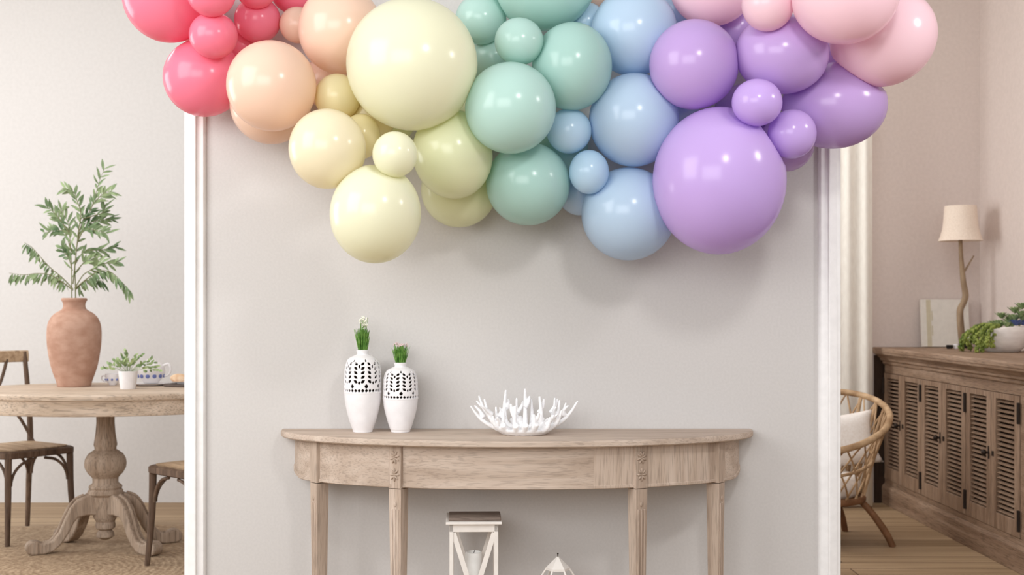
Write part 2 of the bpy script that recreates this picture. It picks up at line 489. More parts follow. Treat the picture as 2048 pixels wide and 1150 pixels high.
# ------------------------------------------------------------------ pierced vases
def pierced_vase(label, px, py, Y, wid, hgt, neckw, footw, seed):
    base = P(px, py, Y); base.z = .8005
    root = thing('pierced_vase', label, 'vase', base, 0, 'pierced white vases')
    R = wid / 2; hh = hgt
    prof = [(footw / 2 * .96, 0), (footw / 2, .006), (footw / 2 * 1.08, .05 * hh), (R * .72, .14 * hh), (R * .83, .24 * hh), (R * .93, .35 * hh), (R * .985, .47 * hh), (R, .56 * hh),
            (R * .985, .66 * hh), (R * .955, .775 * hh), (R * .86, .86 * hh), (R * .70, .905 * hh), (R * .48, .932 * hh), (neckw / 2 * .98, .948 * hh), (neckw / 2 * .95, .965 * hh), (neckw / 2 * 1.02, .985 * hh), (neckw / 2 * 1.1, hh)]
    pts = [Vector((r, 0, z)) for r, z in prof]
    sp, _ = catmull(pts, [0] * len(pts), 12)
    # lower solid body and upper pierced band
    zc = .49 * hh
    low = [(p.x, p.z) for p in sp if p.z <= zc]
    up = [p for p in sp if p.z > zc]
    inner = [(r - .0035, z) for r, z in low][::-1]
    inner[-1] = (inner[-1][0], .004)
    lowp = low + [(r, z) for r, z in inner]
    B().lathe(lowp, 72).build('lower_body', M['ceramic'], root, angle=50)
    # upper: dense grid with leaf holes
    NU = 288
    import bisect
    zs = [p.z for p in up]; NV = 120
    z0, z1 = low[-1][1], hh
    def rad(z):
        if z <= zs[0]: return up[0].x
        i = min(bisect.bisect(zs, z), len(zs) - 1)
        a, b_ = up[i - 1], up[i]
        t = (z - a.z) / max(1e-9, b_.z - a.z)
        return a.x + (b_.x - a.x) * t
    reps = 8
    def hole(u, v):
        """u across one motif (-.5.. .5), v 0..1 up the band"""
        def lf(cu, cv, ang, L, wd):
            du, dv = (u - cu) * .42, (v - cv)
            c, s_ = math.cos(ang), math.sin(ang)
            a, b_ = du * c + dv * s_, -du * s_ + dv * c
            t = a / (L * 1.1); wd_ = wd * 1.15
            return abs(t) < 1 and abs(b_) < wd_ * (1 - t * t) ** .8
        for sx in (-1, 1):
            for cv in (.34, .47, .60, .73, .86):
                if lf(sx * .24, cv, PI / 2 + sx * .95, .062, .036): return True
        for cv in (.30, .78):
            if lf(.5 if u > 0 else -.5, cv, PI / 2, .05, .03): return True
        if lf(0, .95, PI / 2, .045, .026): return True
        if lf(0, .20, PI / 2, .06, .045): return True
        for cu in (-.5, -.25, 0, .25, .5):
            if lf(cu, .07, PI / 2, .045, .036): return True
        return False
    v = []; f = []
    for j in range(NV + 1):
        z = z0 + (z1 - z0) * j / NV; r = rad(z)
        for i in range(NU):
            a = 2 * PI * i / NU
            v.append((r * math.cos(a), r * math.sin(a), z))
    vtop = (.90 * hh - z0) / (z1 - z0)
    for j in range(NV):
        vv = (j + .5) / NV / vtop
        for i in range(NU):
            u = ((i + .5) / NU * reps + seed) % 1 - .5
            if vv < 1 and hole(u, vv): continue
            f.append((j * NU + i, j * NU + (i + 1) % NU, (j + 1) * NU + (i + 1) % NU, (j + 1) * NU + i))
    o = B().add(v, f).build('pierced_shoulder', M['ceramic'], root, angle=0, label='upper half pierced with leaf-shaped holes')
    md = o.modifiers.new('solid', 'SOLIDIFY'); md.thickness = .004; md.offset = 1
    # raised belt between body and band
    B().lathe([(up[0].x - .002, z0 - .003), (up[0].x + .0007, z0 - .002), (up[0].x + .0008, z0 + .002), (up[0].x - .002, z0 + .003)], 72).build('belt', M['ceramic'], root)
    return base, rad
def tuft(label, x, y, z, w, h, flowers, pinkish):
    root = thing('grass_tuft', label, 'plant', (x, y, z), 0, 'grass tufts in the pierced vases')
    b = B()
    for k in range(190):
        a = random.uniform(0, 2 * PI); r = w * .40 * math.sqrt(random.random())
        hh = h * random.uniform(.72, 1.0)
        sp = random.uniform(.0, 1.05)
        p0 = Vector((r * .75 * math.cos(a), r * .75 * math.sin(a), 0))
        p2 = Vector((p0.x * (1.15 + sp) + random.uniform(-.004, .004), p0.y * (1.15 + sp), hh))
        p1 = (p0 + p2) / 2 + Vector((random.uniform(-.001, .001), 0, 0))
        b.tube([p0, p1, p2], [.0008, .0008, .0003], 4)
    # added dark insert that paints the shade inside the pierced vase
    B().lathe([(.0, -.13), (.040, -.125), (.044, -.085), (.036, -.05), (w * .36, -.03), (w * .36, .002), (0, .003)], 24, cap0=False, cap1=False).build('hole_shade', M['soil'], root, label='added dark insert painting the shade seen through the vase holes')
    b.build('blades', M['grass'], root)
    fl = B()
    st = B()
    for k in range(flowers):
        a = random.uniform(0, 2 * PI); r = w * .45 * random.random()
        zz = h * random.uniform(1.0, 1.45) if not pinkish else h * random.uniform(.95, 1.12)
        p = Vector((r * math.cos(a) * (1 if not pinkish else 1.4), r * math.sin(a), zz))
        st.tube([(p.x * .4, p.y * .4, 0), (p.x * .8, p.y * .8, zz * .6), p], .0005, 4)
        for q in range(5):
            fl.sphere(p + Vector((random.uniform(-.003, .003), random.uniform(-.003, .003), random.uniform(-.003, .003))), random.uniform(.0012, .0022), 6, 4)
    st.build('flower_stems', M['grass'], root)
    fl.build('blossoms', M['bud'] if pinkish else M['flower'], root, label='pale pinkish tips' if pinkish else 'small white blossoms')
def VZ(px, pyb, Y): return P(px, pyb, Y)
Yv = 3.80
b1, _ = pierced_vase('taller white ceramic vase with pierced leaf pattern, left on console table', 725.5, 863, Yv, .1195, .259, .038, .064, .1)
b2, _ = pierced_vase('shorter white ceramic vase with pierced leaf pattern, right beside the taller one', 801, 864, Yv, .1125, .2185, .039, .063, .35)
tuft('green grass tuft with white blossoms standing in the taller pierced vase', b1.x, b1.y, b1.z + .252, .044, .078, 30, False)
tuft('short green grass tuft with pinkish tips standing in the shorter pierced vase', b2.x, b2.y, b2.z + .212, .045, .062, 20, True)

# ------------------------------------------------------------------ coral bowl
cb = P(1048, 868, 3.74); cb.z = .8005
root = thing('coral_bowl', 'white coral-shaped bowl with branching spikes on console table', 'bowl', cb)
bb = B()
bb.lathe([(.0, .0), (.070, .0), (.076, .004), (.086, .012), (.088, .018), (.078, .019), (.0, .012)], 48, cap0=False, cap1=False)
rnd = random.Random(11)
S_ = 3.74 / FPX
def branch(pts, r0, r1):
    bb.tube(pts, [r0 + (r1 - r0) * i / (len(pts) - 1) for i in range(len(pts))], 10, smooth=4)
def spike(px, py, back, r=.0062, side=None, bx=None, bz=None, r0=.0122):
    """tip at photo pixel; base on the dish rim in the same direction"""
    tip = Vector(((px - 1048) * S_, back, (868 - py) * S_))
    d = Vector((tip.x, tip.y)); L = d.length or 1
    br = min(.08, L)
    base = Vector((tip.x / L * br * .92, tip.y / L * br * .92, .013)) if bx is None else Vector((bx, back * .5, .013))
    mid = base.lerp(tip, .5) + Vector((tip.x / L * .010, tip.y / L * .010, -.008))
    branch([base * .8 + Vector((0, 0, .003)), base, mid, tip], r0, r * .52)
    if side:
        q = base.lerp(tip, .55) + Vector((0, 0, -.004))
        t2 = Vector((tip.x + side[0], tip.y + side[1], tip.z + side[2]))
        branch([q, q.lerp(t2, .5) + Vector((side[0] * .3, 0, 0)), t2], r0 * .72, r * .48)
for a in [
    (941, 812, -.01, .006, (.012, .02, .0)), (957, 793, .03, .006, (-.008, .02, -.018)), (969, 797, -.03, .0065, (-.006, -.02, -.02)),
    (992, 816, .045, .006, (.012, .02, -.004)), (1009, 812, -.055, .006, (-.014, .0, -.012)), (1012, 783, .055, .0075, (.008, .02, -.03)),
    (1051, 780, .06, .0075, (.014, .01, -.024)), (1064, 802, .075, .006, None), (1078, 791, -.045, .0075, (.014, .01, -.008)),
    (1111, 798, .04, .0065, (.010, .015, -.004)), (1119, 800, -.01, .006, (-.012, -.02, -.02)), (1133, 807, .02, .006, (.0, .02, -.02)),
    (1156, 802, -.005, .0065, (-.03, -.01, -.014)), (1122, 818, -.05, .006, (-.014, -.012, -.012)), (1030, 808, -.075, .0078, (-.014, .0, .006)),
    (1066, 824, -.085, .0085, (.016, .0, .004)), (985, 828, -.07, .007, (.014, -.01, -.004)), (1098, 830, -.08, .0075, (.012, .0, .006)),
    (1034, 800, .085, .006, (.02, 0, -.01))]:
    spike(*a)
for k in range(16):                                    # short knobs joining the spikes into a rim
    a = 2 * PI * k / 16 + rnd.uniform(-.1, .1)
    b0 = Vector((.062 * math.cos(a), .062 * math.sin(a), .010)); b1_ = Vector((.097 * math.cos(a + .1), .097 * math.sin(a + .1), .034 + rnd.uniform(0, .012)))
    branch([b0, b0.lerp(b1_, .5) + Vector((0, 0, -.002)), b1_], .014, .009)
co = bb.build('bowl_body', M['coral'], root, angle=0)
md = co.modifiers.new('rm', 'REMESH'); md.mode = 'VOXEL'; md.voxel_size = .0021; md.use_smooth_shade = True
md = co.modifiers.new('sm', 'SMOOTH'); md.iterations = 4; md.factor = .5

# ------------------------------------------------------------------ lanterns under the table
lx = P(947, 0, 3.68).x
lan = thing('candle_lantern', 'tall white wooden lantern with X-braced sides and brown lid under the console', 'lantern', (lx, 3.70, 0), .03)
hw = .074; zt = .538
fb = B()
fb.box((-hw - .006, -hw - .006, 0), (hw + .006, hw + .006, .022)); fb.box((-hw + .004, -hw + .004, .022), (hw - .004, hw - .004, .095))
for sx in (-1, 1):
    for sy in (-1, 1):
        fb.box((sx * hw - (.0 if sx < 0 else .012), sy * hw - (.0 if sy < 0 else .012), .022), (sx * hw + (.012 if sx < 0 else 0), sy * hw + (.012 if sy < 0 else 0), zt))
for z0, z1 in ((.095, .113), (zt - .024, zt)):
    for s_ in (-1, 1):
        a, b_ = sorted((s_ * hw, s_ * (hw - .011)))
        fb.box((-hw, a, z0), (hw, b_, z1)); fb.box((a, -hw, z0), (b_, hw, z1))
fb.build('frame', M['white_paint'], lan, bevel=.001, smooth=False)
xb = B()
for s_ in (-1, 1):
    for d in (-1, 1):
        za, zb_ = .115, zt - .026
        p, q = (d * (hw - .012), za), (-d * (hw - .012), zb_)
        dx, dz = q[0] - p[0], q[1] - p[1]; L = math.hypot(dx, dz); nx, nz = -dz / L * .0075, dx / L * .0075
        y0 = s_ * (hw - .002); y1 = s_ * (hw - .008 - (.001 if d > 0 else 0))
        poly = [(p[0] + nx, p[1] + nz), (q[0] + nx, q[1] + nz), (q[0] - nx, q[1] - nz), (p[0] - nx, p[1] - nz)]
        xb.prism(poly, y0, y1, 'Y'); xb.prism(poly, y0, y1, 'X')
xb.build('cross_brace', M['white_paint'], lan, smooth=False)
B().box((-hw - .011, -hw - .011, zt), (hw + .011, hw + .011, zt + .008)).build('cornice', M['white_paint'], lan, bevel=.0015, smooth=False)
B().box((-hw - .003, -hw + .006, zt + .008), (hw + .009, hw - .030, zt + .019)).build('lid', M['lid'], lan, bevel=.003, smooth=False, label='grey-brown wooden lid')
can = thing('pillar_candle', 'white pillar candle standing inside the tall lantern', 'candle', (lx, 3.70, .0955))
B().lathe([(.0265, 0), (.027, .01), (.027, .335), (.026, .342), (.022, .344), (.020, .335), (.0, .332)], 32, cap1=False).build('wax', M['candle'], can, angle=30)
B().tube([(0, 0, .33), (.001, 0, .342), (.004, 0, .349)], .001, 6).build('wick', M['black'], can)

sx_ = P(1115, 0, 3.72).x
sl = thing('small_lantern', 'small white house-shaped lantern with finial on roof, right of the tall lantern', 'lantern', (sx_, 3.70, 0), 0)
def ngon_cone(b, r0, z0, r1, z1, n=6, th_=.0, mi=0):
    b.rings([[(r0 * math.cos(2 * PI * i / n), r0 * math.sin(2 * PI * i / n), z0) for i in range(n)], [(r1 * math.cos(2 * PI * i / n), r1 * math.sin(2 * PI * i / n), z1) for i in range(n)]])
b = B()
ngon_cone(b, .037, .391, .003, .424); ngon_cone(b, .038, .384, .038, .391)
b.build('roof', M['white_paint'], sl, smooth=False)
B().tube([(0, 0, .420), (0, 0, .432)], .0014, 8).sphere((0, 0, .433), .0028, 10, 6).build('finial', M['iron'], sl)
b = B()
for k in range(6):
    a = 2 * PI * k / 6
    c, s_ = math.cos(a), math.sin(a)
    b.tube([(.036 * c, .036 * s_, .386), (.05 * c, .05 * s_, .365), (.062 * c, .062 * s_, .34), (.066 * c, .066 * s_, .30), (.066 * c, .066 * s_, .02)], .0032, 8, smooth=4)
for z in (.34, .30, .16, .02):
    r = .062 if z == .34 else .066
    b.tube([(r * math.cos(2 * PI * k / 6), r * math.sin(2 * PI * k / 6), z) for k in range(7)], .003, 6)
b.build('cage', M['white_paint'], sl)
b = B(); ngon_cone(b, .074, 0, .070, .02); b.build('base', M['white_paint'], sl, smooth=False)

# ------------------------------------------------------------------ balloons
COLR = {'coral': (249, 140, 166), 'peach': (247, 219, 198), 'amber': (243, 232, 186), 'cream': (245, 236, 208), 'yellow': (244, 243, 217),
        'lime': (240, 243, 206), 'mint': (188, 224, 216), 'palemint': (198, 230, 222), 'blue': (202, 225, 246), 'paleblue': (204, 232, 251),
        'violet': (210, 178, 234), 'lilac': (214, 184, 242), 'pink': (252, 221, 230)}
BM = {k: balloon_mat(k + '_latex', v) for k, v in COLR.items()}
# px, py, rx, ry, tilt(deg), order (larger = nearer), colour, label
BAL = [
 (337, -6, 90, 90, 0, 3, 'coral', 'large coral balloon at the upper left end of the garland'),
 (407, 156, 79, 77, 0, 2, 'coral', 'lowest coral balloon, half hidden behind the front peach balloon'),
 (422, -16, 49, 49, 0, 5, 'coral', 'small coral balloon cut by the top edge, above another small coral one'),
 (427, 71, 48, 46, 0, 4, 'coral', 'small coral balloon in front of the lowest big coral balloon'),
 (515, 40, 46, 45, 0, 4, 'coral', 'small coral balloon just above the front peach balloon'),
 (512, -23, 41, 40, 0, 5, 'coral', 'small coral balloon barely showing at the top edge between two coral ones'),
 (590, -20, 50, 48, 0, 2, 'coral', 'coral balloon at the top edge above the small peach balloon'),
 (478, 95, 44, 44, 0, 0, 'coral', 'coral balloon deep in the gap between small coral balloons'),
 (388, 40, 46, 46, 0, 0, 'coral', 'coral balloon deep behind the upper left small coral balloons'),
 (543, 172, 89, 90, 0, 6, 'peach', 'large peach balloon in front at the left, whole outline showing'),
 (541, 210, 80, 78, 0, 3, 'peach', 'peach balloon peeking out below the large front peach one'),
 (595, 50, 36, 36, 0, 3, 'peach', 'small peach balloon beside the small coral one near the top'),
 (681, 60, 84, 88, 0, 4, 'peach', 'peach balloon half covered by the giant pale yellow balloon'),
 (652, 165, 50, 50, 0, 0, 'peach', 'peach balloon deep in the gap between two large peach balloons'),
 (675, 194, 46, 46, 0, 3, 'amber', 'small amber balloon between peach and giant yellow balloons'),
 (824, 129, 131, 131, 0, 8, 'yellow', 'giant pale yellow balloon near the top'),
 (655, 298, 77, 80, 0, 4, 'cream', 'cream yellow balloon at the left of the yellow cluster'),
 (722, 273, 39, 45, 0, 3, 'amber', 'small amber balloon tucked beside the cream balloon'),
 (790, 309, 45, 46, 0, 7, 'yellow', 'small pale yellow balloon above the lowest yellow one'),
 (905, 308, 80, 90, 10, 5, 'lime', 'yellow balloon next to the mint balloons, under the giant yellow one'),
 (751, 428, 91, 99, -4, 6, 'yellow', 'large egg-shaped pale yellow balloon hanging lowest of the yellows'),
 (918, 380, 76, 75, 0, 2, 'lime', 'dull yellow balloon behind, showing below the yellow one by the mint'),
 (760, 240, 70, 60, 0, 0, 'lime', 'yellow balloon deep in the gap under the giant yellow balloon'),
 (962, 38, 51, 50, 0, 5, 'palemint', 'small pale mint balloon at the upper right of the giant yellow one'),
 (1038, 83, 49, 47, 0, 6, 'palemint', 'small pale mint balloon in front of two larger mint balloons'),
 (1087, -33, 104, 93, 0, 3, 'mint', 'large mint balloon cut off by the top edge'),
 (1144, 133, 80, 87, 0, 4.5, 'mint', 'mint balloon whose right side touches the blue balloons'),
 (1021, 216, 91, 91, 0, 7, 'palemint', 'large pale mint balloon in front, touching the yellow and blue ones'),
 (1056, 368, 84, 83, 0, 5, 'mint', 'lowest mint balloon hanging beside the small blue ones'),
 (985, 118, 48, 52, 0, 1, 'palemint', 'pale mint balloon deep behind the small mint ones'),
 (1268, 64, 86, 87, 0, 4, 'blue', 'light blue balloon at the top, beside the upper violet one'),
 (1172, 45, 40, 40, 0, 1, 'paleblue', 'pale blue balloon peeking out above the right mint balloon'),
 (1185, -12, 32, 34, 0, 0, 'peach', 'peach balloon scrap at the top edge between mint and blue'),
 (1268, 240, 90, 93, 0, 6, 'blue', 'large light blue balloon in the middle of the blue cluster'),
 (1138, 262, 45, 45, 0, 9, 'paleblue', 'small pale blue balloon between mint and large blue balloons'),
 (1178, 344, 40, 44, 0, 8.5, 'paleblue', 'small pale blue balloon above the lowest blue one'),
 (1257, 428, 94, 93, 0, 4, 'blue', 'lowest light blue balloon beside the giant violet one'),
 (1160, 388, 44, 43, 0, 2, 'blue', 'blue balloon in shade behind the lowest mint and blue balloons'),
 (1345, 195, 60, 55, 0, 0, 'blue', 'blue balloon deep between the violet and blue balloons'),
 (1348, 20, 52, 52, 0, 1, 'blue', 'blue balloon in shade below the left pink one'),
 (1388, 129, 89, 89, 0, 7, 'violet', 'violet balloon directly above the giant violet one'),
 (1563, 108, 93, 79, -8, 6, 'violet', 'violet balloon directly below the small pink balloon'),
 (1514, 205, 50, 47, -8, 8.5, 'lilac', 'small violet balloon above right of the giant violet one'),
 (1438, 362, 132, 147, 0, 8, 'lilac', 'giant violet balloon hanging at the lower right'),
 (1584, 268, 48, 49, 0, 8.2, 'lilac', 'small violet balloon beside the giant violet one, on its right'),
 (1668, 211, 103, 86, 0, 5, 'violet', 'wide violet balloon at the right end under the pink ones'),
 (1572, 287, 56, 56, 0, 3, 'violet', 'violet balloon in shade showing below the small right one'),
 (1480, 60, 55, 60, 0, 1, 'violet', 'violet balloon deep under the left pink balloons'),
 (735, 228, 60, 55, 0, 0, 'amber', 'amber balloon deep behind the two small amber balloons'),
 (1490, 228, 62, 60, 0, 0, 'violet', 'violet balloon deep between the upper and giant violet balloons'),
 (1118, 300, 58, 58, 0, 0, 'mint', 'mint balloon deep behind the small pale blue balloons'),
 (1640, 125, 62, 62, 0, 0, 'violet', 'violet balloon deep in the gap under the large right pink balloon'),
 (940, 255, 55, 60, 0, 0, 'lime', 'yellow balloon deep between the giant yellow and front mint balloons'),
 (1425, -31, 86, 82, 0, 7.5, 'pink', 'pink balloon cut by the top edge, above the upper violet one'),
 (1536, 8, 52, 54, 0, 8, 'pink', 'small pink balloon between two larger pink ones'),
 (1690, -12, 106, 99, 0, 7.5, 'pink', 'large pink balloon at the top edge overlapping the rightmost pink one'),
 (1766, 74, 104, 98, 18, 6.5, 'pink', 'rightmost pink balloon of the garland'),
]
bal = []
for i, (px, py, rx, ry, ti, od, c, lb) in enumerate(BAL):
    bal.append(dict(i=i, px=px, py=py, rx=rx, ry=ry, ti=math.radians(ti), od=od, c=c, lb=lb))
KP = .93
placed = []
for q in sorted(bal, key=lambda d: d['od']):
    r = (q['rx'] + q['ry']) / 2
    lift = .026 * max(0, q['od'] - 1)
    Y = WY - .012 - r * WY / FPX
    for _ in range(3):
        rw = r * Y / FPX
        y = WY - .012 - max(rw, .07 + lift)
        for o in placed:
            d = math.hypot((q['px'] - o['px']), (q['py'] - o['py'])) * (Y + o['Y']) / 2 / FPX
            R = (rw + o['r']) * KP
            if d < R:
                y = min(y, o['Y'] - math.sqrt(R * R - d * d))
        Y = y
    q['Y'] = Y; q['r'] = r * Y / FPX; placed.append(q)
def ray_scale(q):
    return q['Y'] / FPX
for q in bal:
    q['c3'] = P(q['px'], q['py'], q['Y'])
    s_ = ray_scale(q)
    q['ax'] = (q['rx'] * s_, (q['rx'] + q['ry']) / 2 * s_, q['ry'] * s_)
def dir_r(q, u):
    # radius of the ellipsoid along u
    c, s_ = math.cos(q['ti']), math.sin(q['ti'])
    x, z = u.x * c + u.z * s_, -u.x * s_ + u.z * c
    a = q['ax']
    return 1 / math.sqrt((x / a[0]) ** 2 + (u.y / a[1]) ** 2 + (z / a[2]) ** 2)
import numpy as np
for q in bal:
    U, V = (64, 40)
    a = q['ax']
    vs = []; f = []
    # body of revolution about the knot axis (local +Y, pointing back into the garland), scaled to the outline
    prof = []
    for j in range(V + 1):
        t = PI * j / V                               # 0 = front pole
        yy, rr = -math.cos(t), math.sin(t)
        if yy > 0: yy *= 1 + .10 * yy * yy           # slightly longer toward the knot
        prof.append((rr, yy))
    for j, (rr, yy) in enumerate(prof):
        if j == 0 or j == V:
            vs.append((0, yy, 0)); continue
        for i in range(U):
            b_ = 2 * PI * i / U
            vs.append((rr * math.cos(b_), yy, rr * math.sin(b_)))
    def idx(j, i):
        if j == 0: return 0
        if j == V: return len(vs) - 1
        return 1 + (j - 1) * U + i % U
    for j in range(V):
        for i in range(U):
            if j == 0: f.append((0, idx(1, i + 1), idx(1, i)))
            elif j == V - 1: f.append((idx(j, i), idx(j, i + 1), idx(V, 0)))
            else: f.append((idx(j, i), idx(j, i + 1), idx(j + 1, i + 1), idx(j + 1, i)))
    # aim the knot away from the eye
    A = np.array(vs) * np.array(a)
    c, s_ = math.cos(q['ti']), math.sin(q['ti'])
    X = A[:, 0] * c - A[:, 2] * s_; Z = A[:, 0] * s_ + A[:, 2] * c
    A = np.stack([X, A[:, 1], Z], 1)
    ctr = np.array(q['c3'])
    view = np.array([q['c3'].x, q['c3'].y, q['c3'].z - EYE]); view /= np.linalg.norm(view)
    fwd = np.array([0, 1.0, 0]); ax_ = Vector(fwd).rotation_difference(Vector(view)).to_matrix()
    A = A @ np.array(ax_).T
    # press flat against neighbours and the wall
    for o in bal:
        if o is q: continue
        dv = o['c3'] - q['c3']; D = dv.length; u = dv / D
        ri, rj = dir_r(q, u), dir_r(o, -u)
        if ri + rj <= D: continue
        t = ri * D / (ri + rj) if D > max(ri, rj) * .5 else ri
        t -= .0006
        h = A @ np.array(u)
        over = h > t
        if over.any():
            A[over] -= np.outer(h[over] - t, np.array(u))
    yl = WY - .004 - ctr[1]
    A[:, 1] = np.minimum(A[:, 1], yl)
    b = B(); b.v = [Vector(p) for p in A]; b.f = [list(x) for x in f]; b.mi = [0] * len(f)
    ob = b.build('balloon', BM[q['c']], None, loc=q['c3'], angle=0)
    tag(ob, q['lb'], 'balloon', 'balloons of the hanging garland')
print('balloon depth', min(q['Y'] - q['r'] for q in bal))

# ------------------------------------------------------------------ left room: rug, dining table
RUG = .008
rg = B(); rs = []
for k, z in ((.995, 0), (1, .003), (.998, .007), (.985, RUG)):
    rs.append([(1.85 * k * math.cos(2 * PI * i / 96), 1.12 * k * math.sin(2 * PI * i / 96), z) for i in range(96)])
rg.rings(rs)
o = rg.build('jute_rug', M['rug'], None, loc=(-1.98, 5.40, 0.0005), angle=60)
tag(o, 'tan woven jute rug under the dining table', 'rug')
RZ = RUG + .001
DX, DY = P(211, 0, 5.88).x, 5.88
dt = thing('dining_table', 'round-edged oak dining table on a turned pedestal with four curled feet', 'table', (DX, DY, RZ))
TZ = .795 - RZ
def oval(a, b, n=96): return [(a * math.cos(2 * PI * i / n), b * math.sin(2 * PI * i / n)) for i in range(n)]
OA, OB = .68, .465
def ovrings(spec): return [[(x, y, z) for x, y in oval(OA - i, OB - i)] for i, z in spec]
B().rings(ovrings([(.012, TZ - .030), (.003, TZ - .027), (0, TZ - .020), (0, TZ - .007), (.004, TZ - .001), (.010, TZ)])).build('tabletop', M['dine'], dt, angle=30)
B().rings(ovrings([(.016, TZ - .100), (.011, TZ - .098), (.009, TZ - .090), (.016, TZ - .086), (.018, TZ - .04), (.014, TZ - .030)])).build('apron', M['dine'], dt, angle=30)
def zf(y3): return (1.2 - ((850 + y3 / 3.833) - 612) / 406.0) - RZ
pr = [(.044, TZ - .095), (.043, zf(-20)), (.047, zf(60)), (.053, zf(120)), (.056, zf(150)), (.052, zf(165)), (.051, zf(185)), (.062, zf(195)), (.083, zf(220)), (.096, zf(255)), (.100, zf(292)), (.097, zf(325)),
      (.083, zf(365)), (.068, zf(388)), (.062, zf(400)), (.061, zf(435)), (.064, zf(445)), (.076, zf(458)), (.080, zf(470)), (.076, zf(485)), (.083, zf(498)), (.084, zf(520)), (.07, zf(540)), (.06, zf(640)), (.058, zf(700)),
      (.044, zf(735)), (.048, zf(760)), (.046, zf(785)), (.03, zf(800)), (.04, zf(820)), (.043, zf(850)), (.02, zf(872))]
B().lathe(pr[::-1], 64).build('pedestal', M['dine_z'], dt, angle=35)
foot = [(.03, .272), (.10, .272), (.125, .262), (.16, .25), (.195, .215), (.225, .16), (.255, .10), (.29, .062), (.335, .052), (.37, .066), (.40, .068), (.425, .052), (.432, .030), (.42, .008), (.395, 0), (.33, 0), (.285, .010),
        (.245, .038), (.205, .088), (.175, .140), (.15, .165), (.10, .172), (.03, .165)]
for deg in (207, -31, 28, 147):
    a = math.radians(deg)
    mt = Matrix.Rotation(a, 4, 'Z')
    mt = mt @ Matrix.Diagonal((.86, 1, 1, 1))
    b = B().prism(foot, -.032, .032, 'Y', mat=mt)
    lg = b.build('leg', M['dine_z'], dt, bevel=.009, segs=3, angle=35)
    ridge = [(.118, .268), (.165, .250), (.20, .213), (.232, .155), (.262, .096), (.295, .061), (.335, .054)]
    B().tube([mt @ Vector((x, 0, z)) for x, z in ridge], .008, 8, smooth=4).build('ridge', M['dine_z'], lg)

# bentwood chairs
def bent_chair(label, loc, rz):
    """local: front toward +X... back rail on the -X side"""
    root = thing('dining_chair', label, 'chair', loc, rz, 'bentwood chairs at the dining table')
    s = .19; SH = .462
    # seat: rounded trapezoid frame and woven pad
    def sq(h, hb, z, n=12, rr=.055):
        pts = []
        for cx, cy, a0 in ((h - rr, h - rr, 0), (-h + rr, hb - rr, 90), (-h + rr, -hb + rr, 180), (h - rr, -h + rr, 270)):
            for k in range(n):
                a = math.radians(a0 + 90 * k / (n - 1)); pts.append((cx + rr * math.cos(a), cy + rr * math.sin(a), z))
        return pts
    B().rings([sq(s + .008, s - .006, SH - .035), sq(s + .014, s, SH - .03), sq(s + .014, s, SH - .006), sq(s + .006, s - .008, SH)]).build('seat_frame', M['chairwood'], root, angle=40)
    B().rings([sq(s - .015, s - .028, SH - .004), sq(s - .01, s - .024, SH + .006), sq(s - .04, s - .05, SH + .011)]).build('seat_pad', M['seatwood'], root, angle=60, label='pale woven seat pad')
    fx, fy = s - .012, s - .018
    for sx, sy in ((1, 1), (1, -1)):
        B().tube([(sx * fx, sy * fy, SH - .01), (sx * (fx + .004), sy * (fy + .004), SH * .5), (sx * (fx + .022), sy * (fy + .018), 0)], [.018, .016, .012], 12, smooth=4).build('leg', M['chairwood'], root)
    # rear legs rise into the back
    for sy in (1, -1):
        B().tube([(-s - .045, sy * (fy + .012), 0), (-s - .012, sy * fy, SH * .55), (-s + .002, sy * fy, SH), (-s - .010, sy * fy, SH + .2), (-s - .05, sy * (fy - .004), .945)], [.012, .015, .016, .014, .012], 12, smooth=5).build('leg', M['chairwood'], root, label='rear leg rising into the back post')
    zr = .925
    rail = B()
    pts = [(-s - .048 - .03 * math.cos(t * PI / 2), t * (fy + .016), zr) for t in [k / 6 for k in range(-6, 7)]]
    rs = []
    for p in pts:
        rs.append([(p[0] - .012, p[1], p[2] - .036), (p[0] + .012, p[1], p[2] - .036), (p[0] + .014, p[1], p[2]), (p[0] + .010, p[1], p[2] + .026), (p[0] - .010, p[1], p[2] + .026), (p[0] - .014, p[1], p[2])])
    rail.rings(rs).build('top_rail', M['seatwood'], root, bevel=.004, angle=50)
    for sy in (1, -1):
        B().tube([(-s - .066, -sy * fy * .45, zr - .02), (-s - .05, -sy * .02, SH + .30), (-s - .01, sy * fy * .6, SH + .15), (-s + .05, sy * fy * .98, SH - .01)], .009, 8, smooth=5).build('cross_rod', M['chairwood'], root)
    # arched braces under the seat on all four sides
    c4 = [(fx, fy), (-s, fy), (-s, -fy), (fx, -fy)]
    for k in range(4):
        p, q = Vector((*c4[k], 0)), Vector((*c4[(k + 1) % 4], 0))
        b = B()
        for u0, v0 in ((p, q), (q, p)):
            d = (v0 - u0).normalized()
            pts = [u0 + d * .014 + Vector((0, 0, SH - .17))]
            for t in (.15, .4, .7, 1):
                a = t * PI / 2
                pts.append(u0 + d * (.014 + .13 * (1 - math.cos(a))) + Vector((0, 0, SH - .17 + .125 * math.sin(a))))
            b.tube(pts, .0075, 8, smooth=3)
        b.build('brace', M['chairwood'], root)
    return root
ch = bent_chair('bentwood cross-back chair at the far left, behind the dining table', (-2.485, 6.19, RZ), math.radians(-37))
dup(ch, (-1.345, 5.48, RZ), math.radians(135), 'bentwood chair partly cut off by the white wall trim, in front of the table')

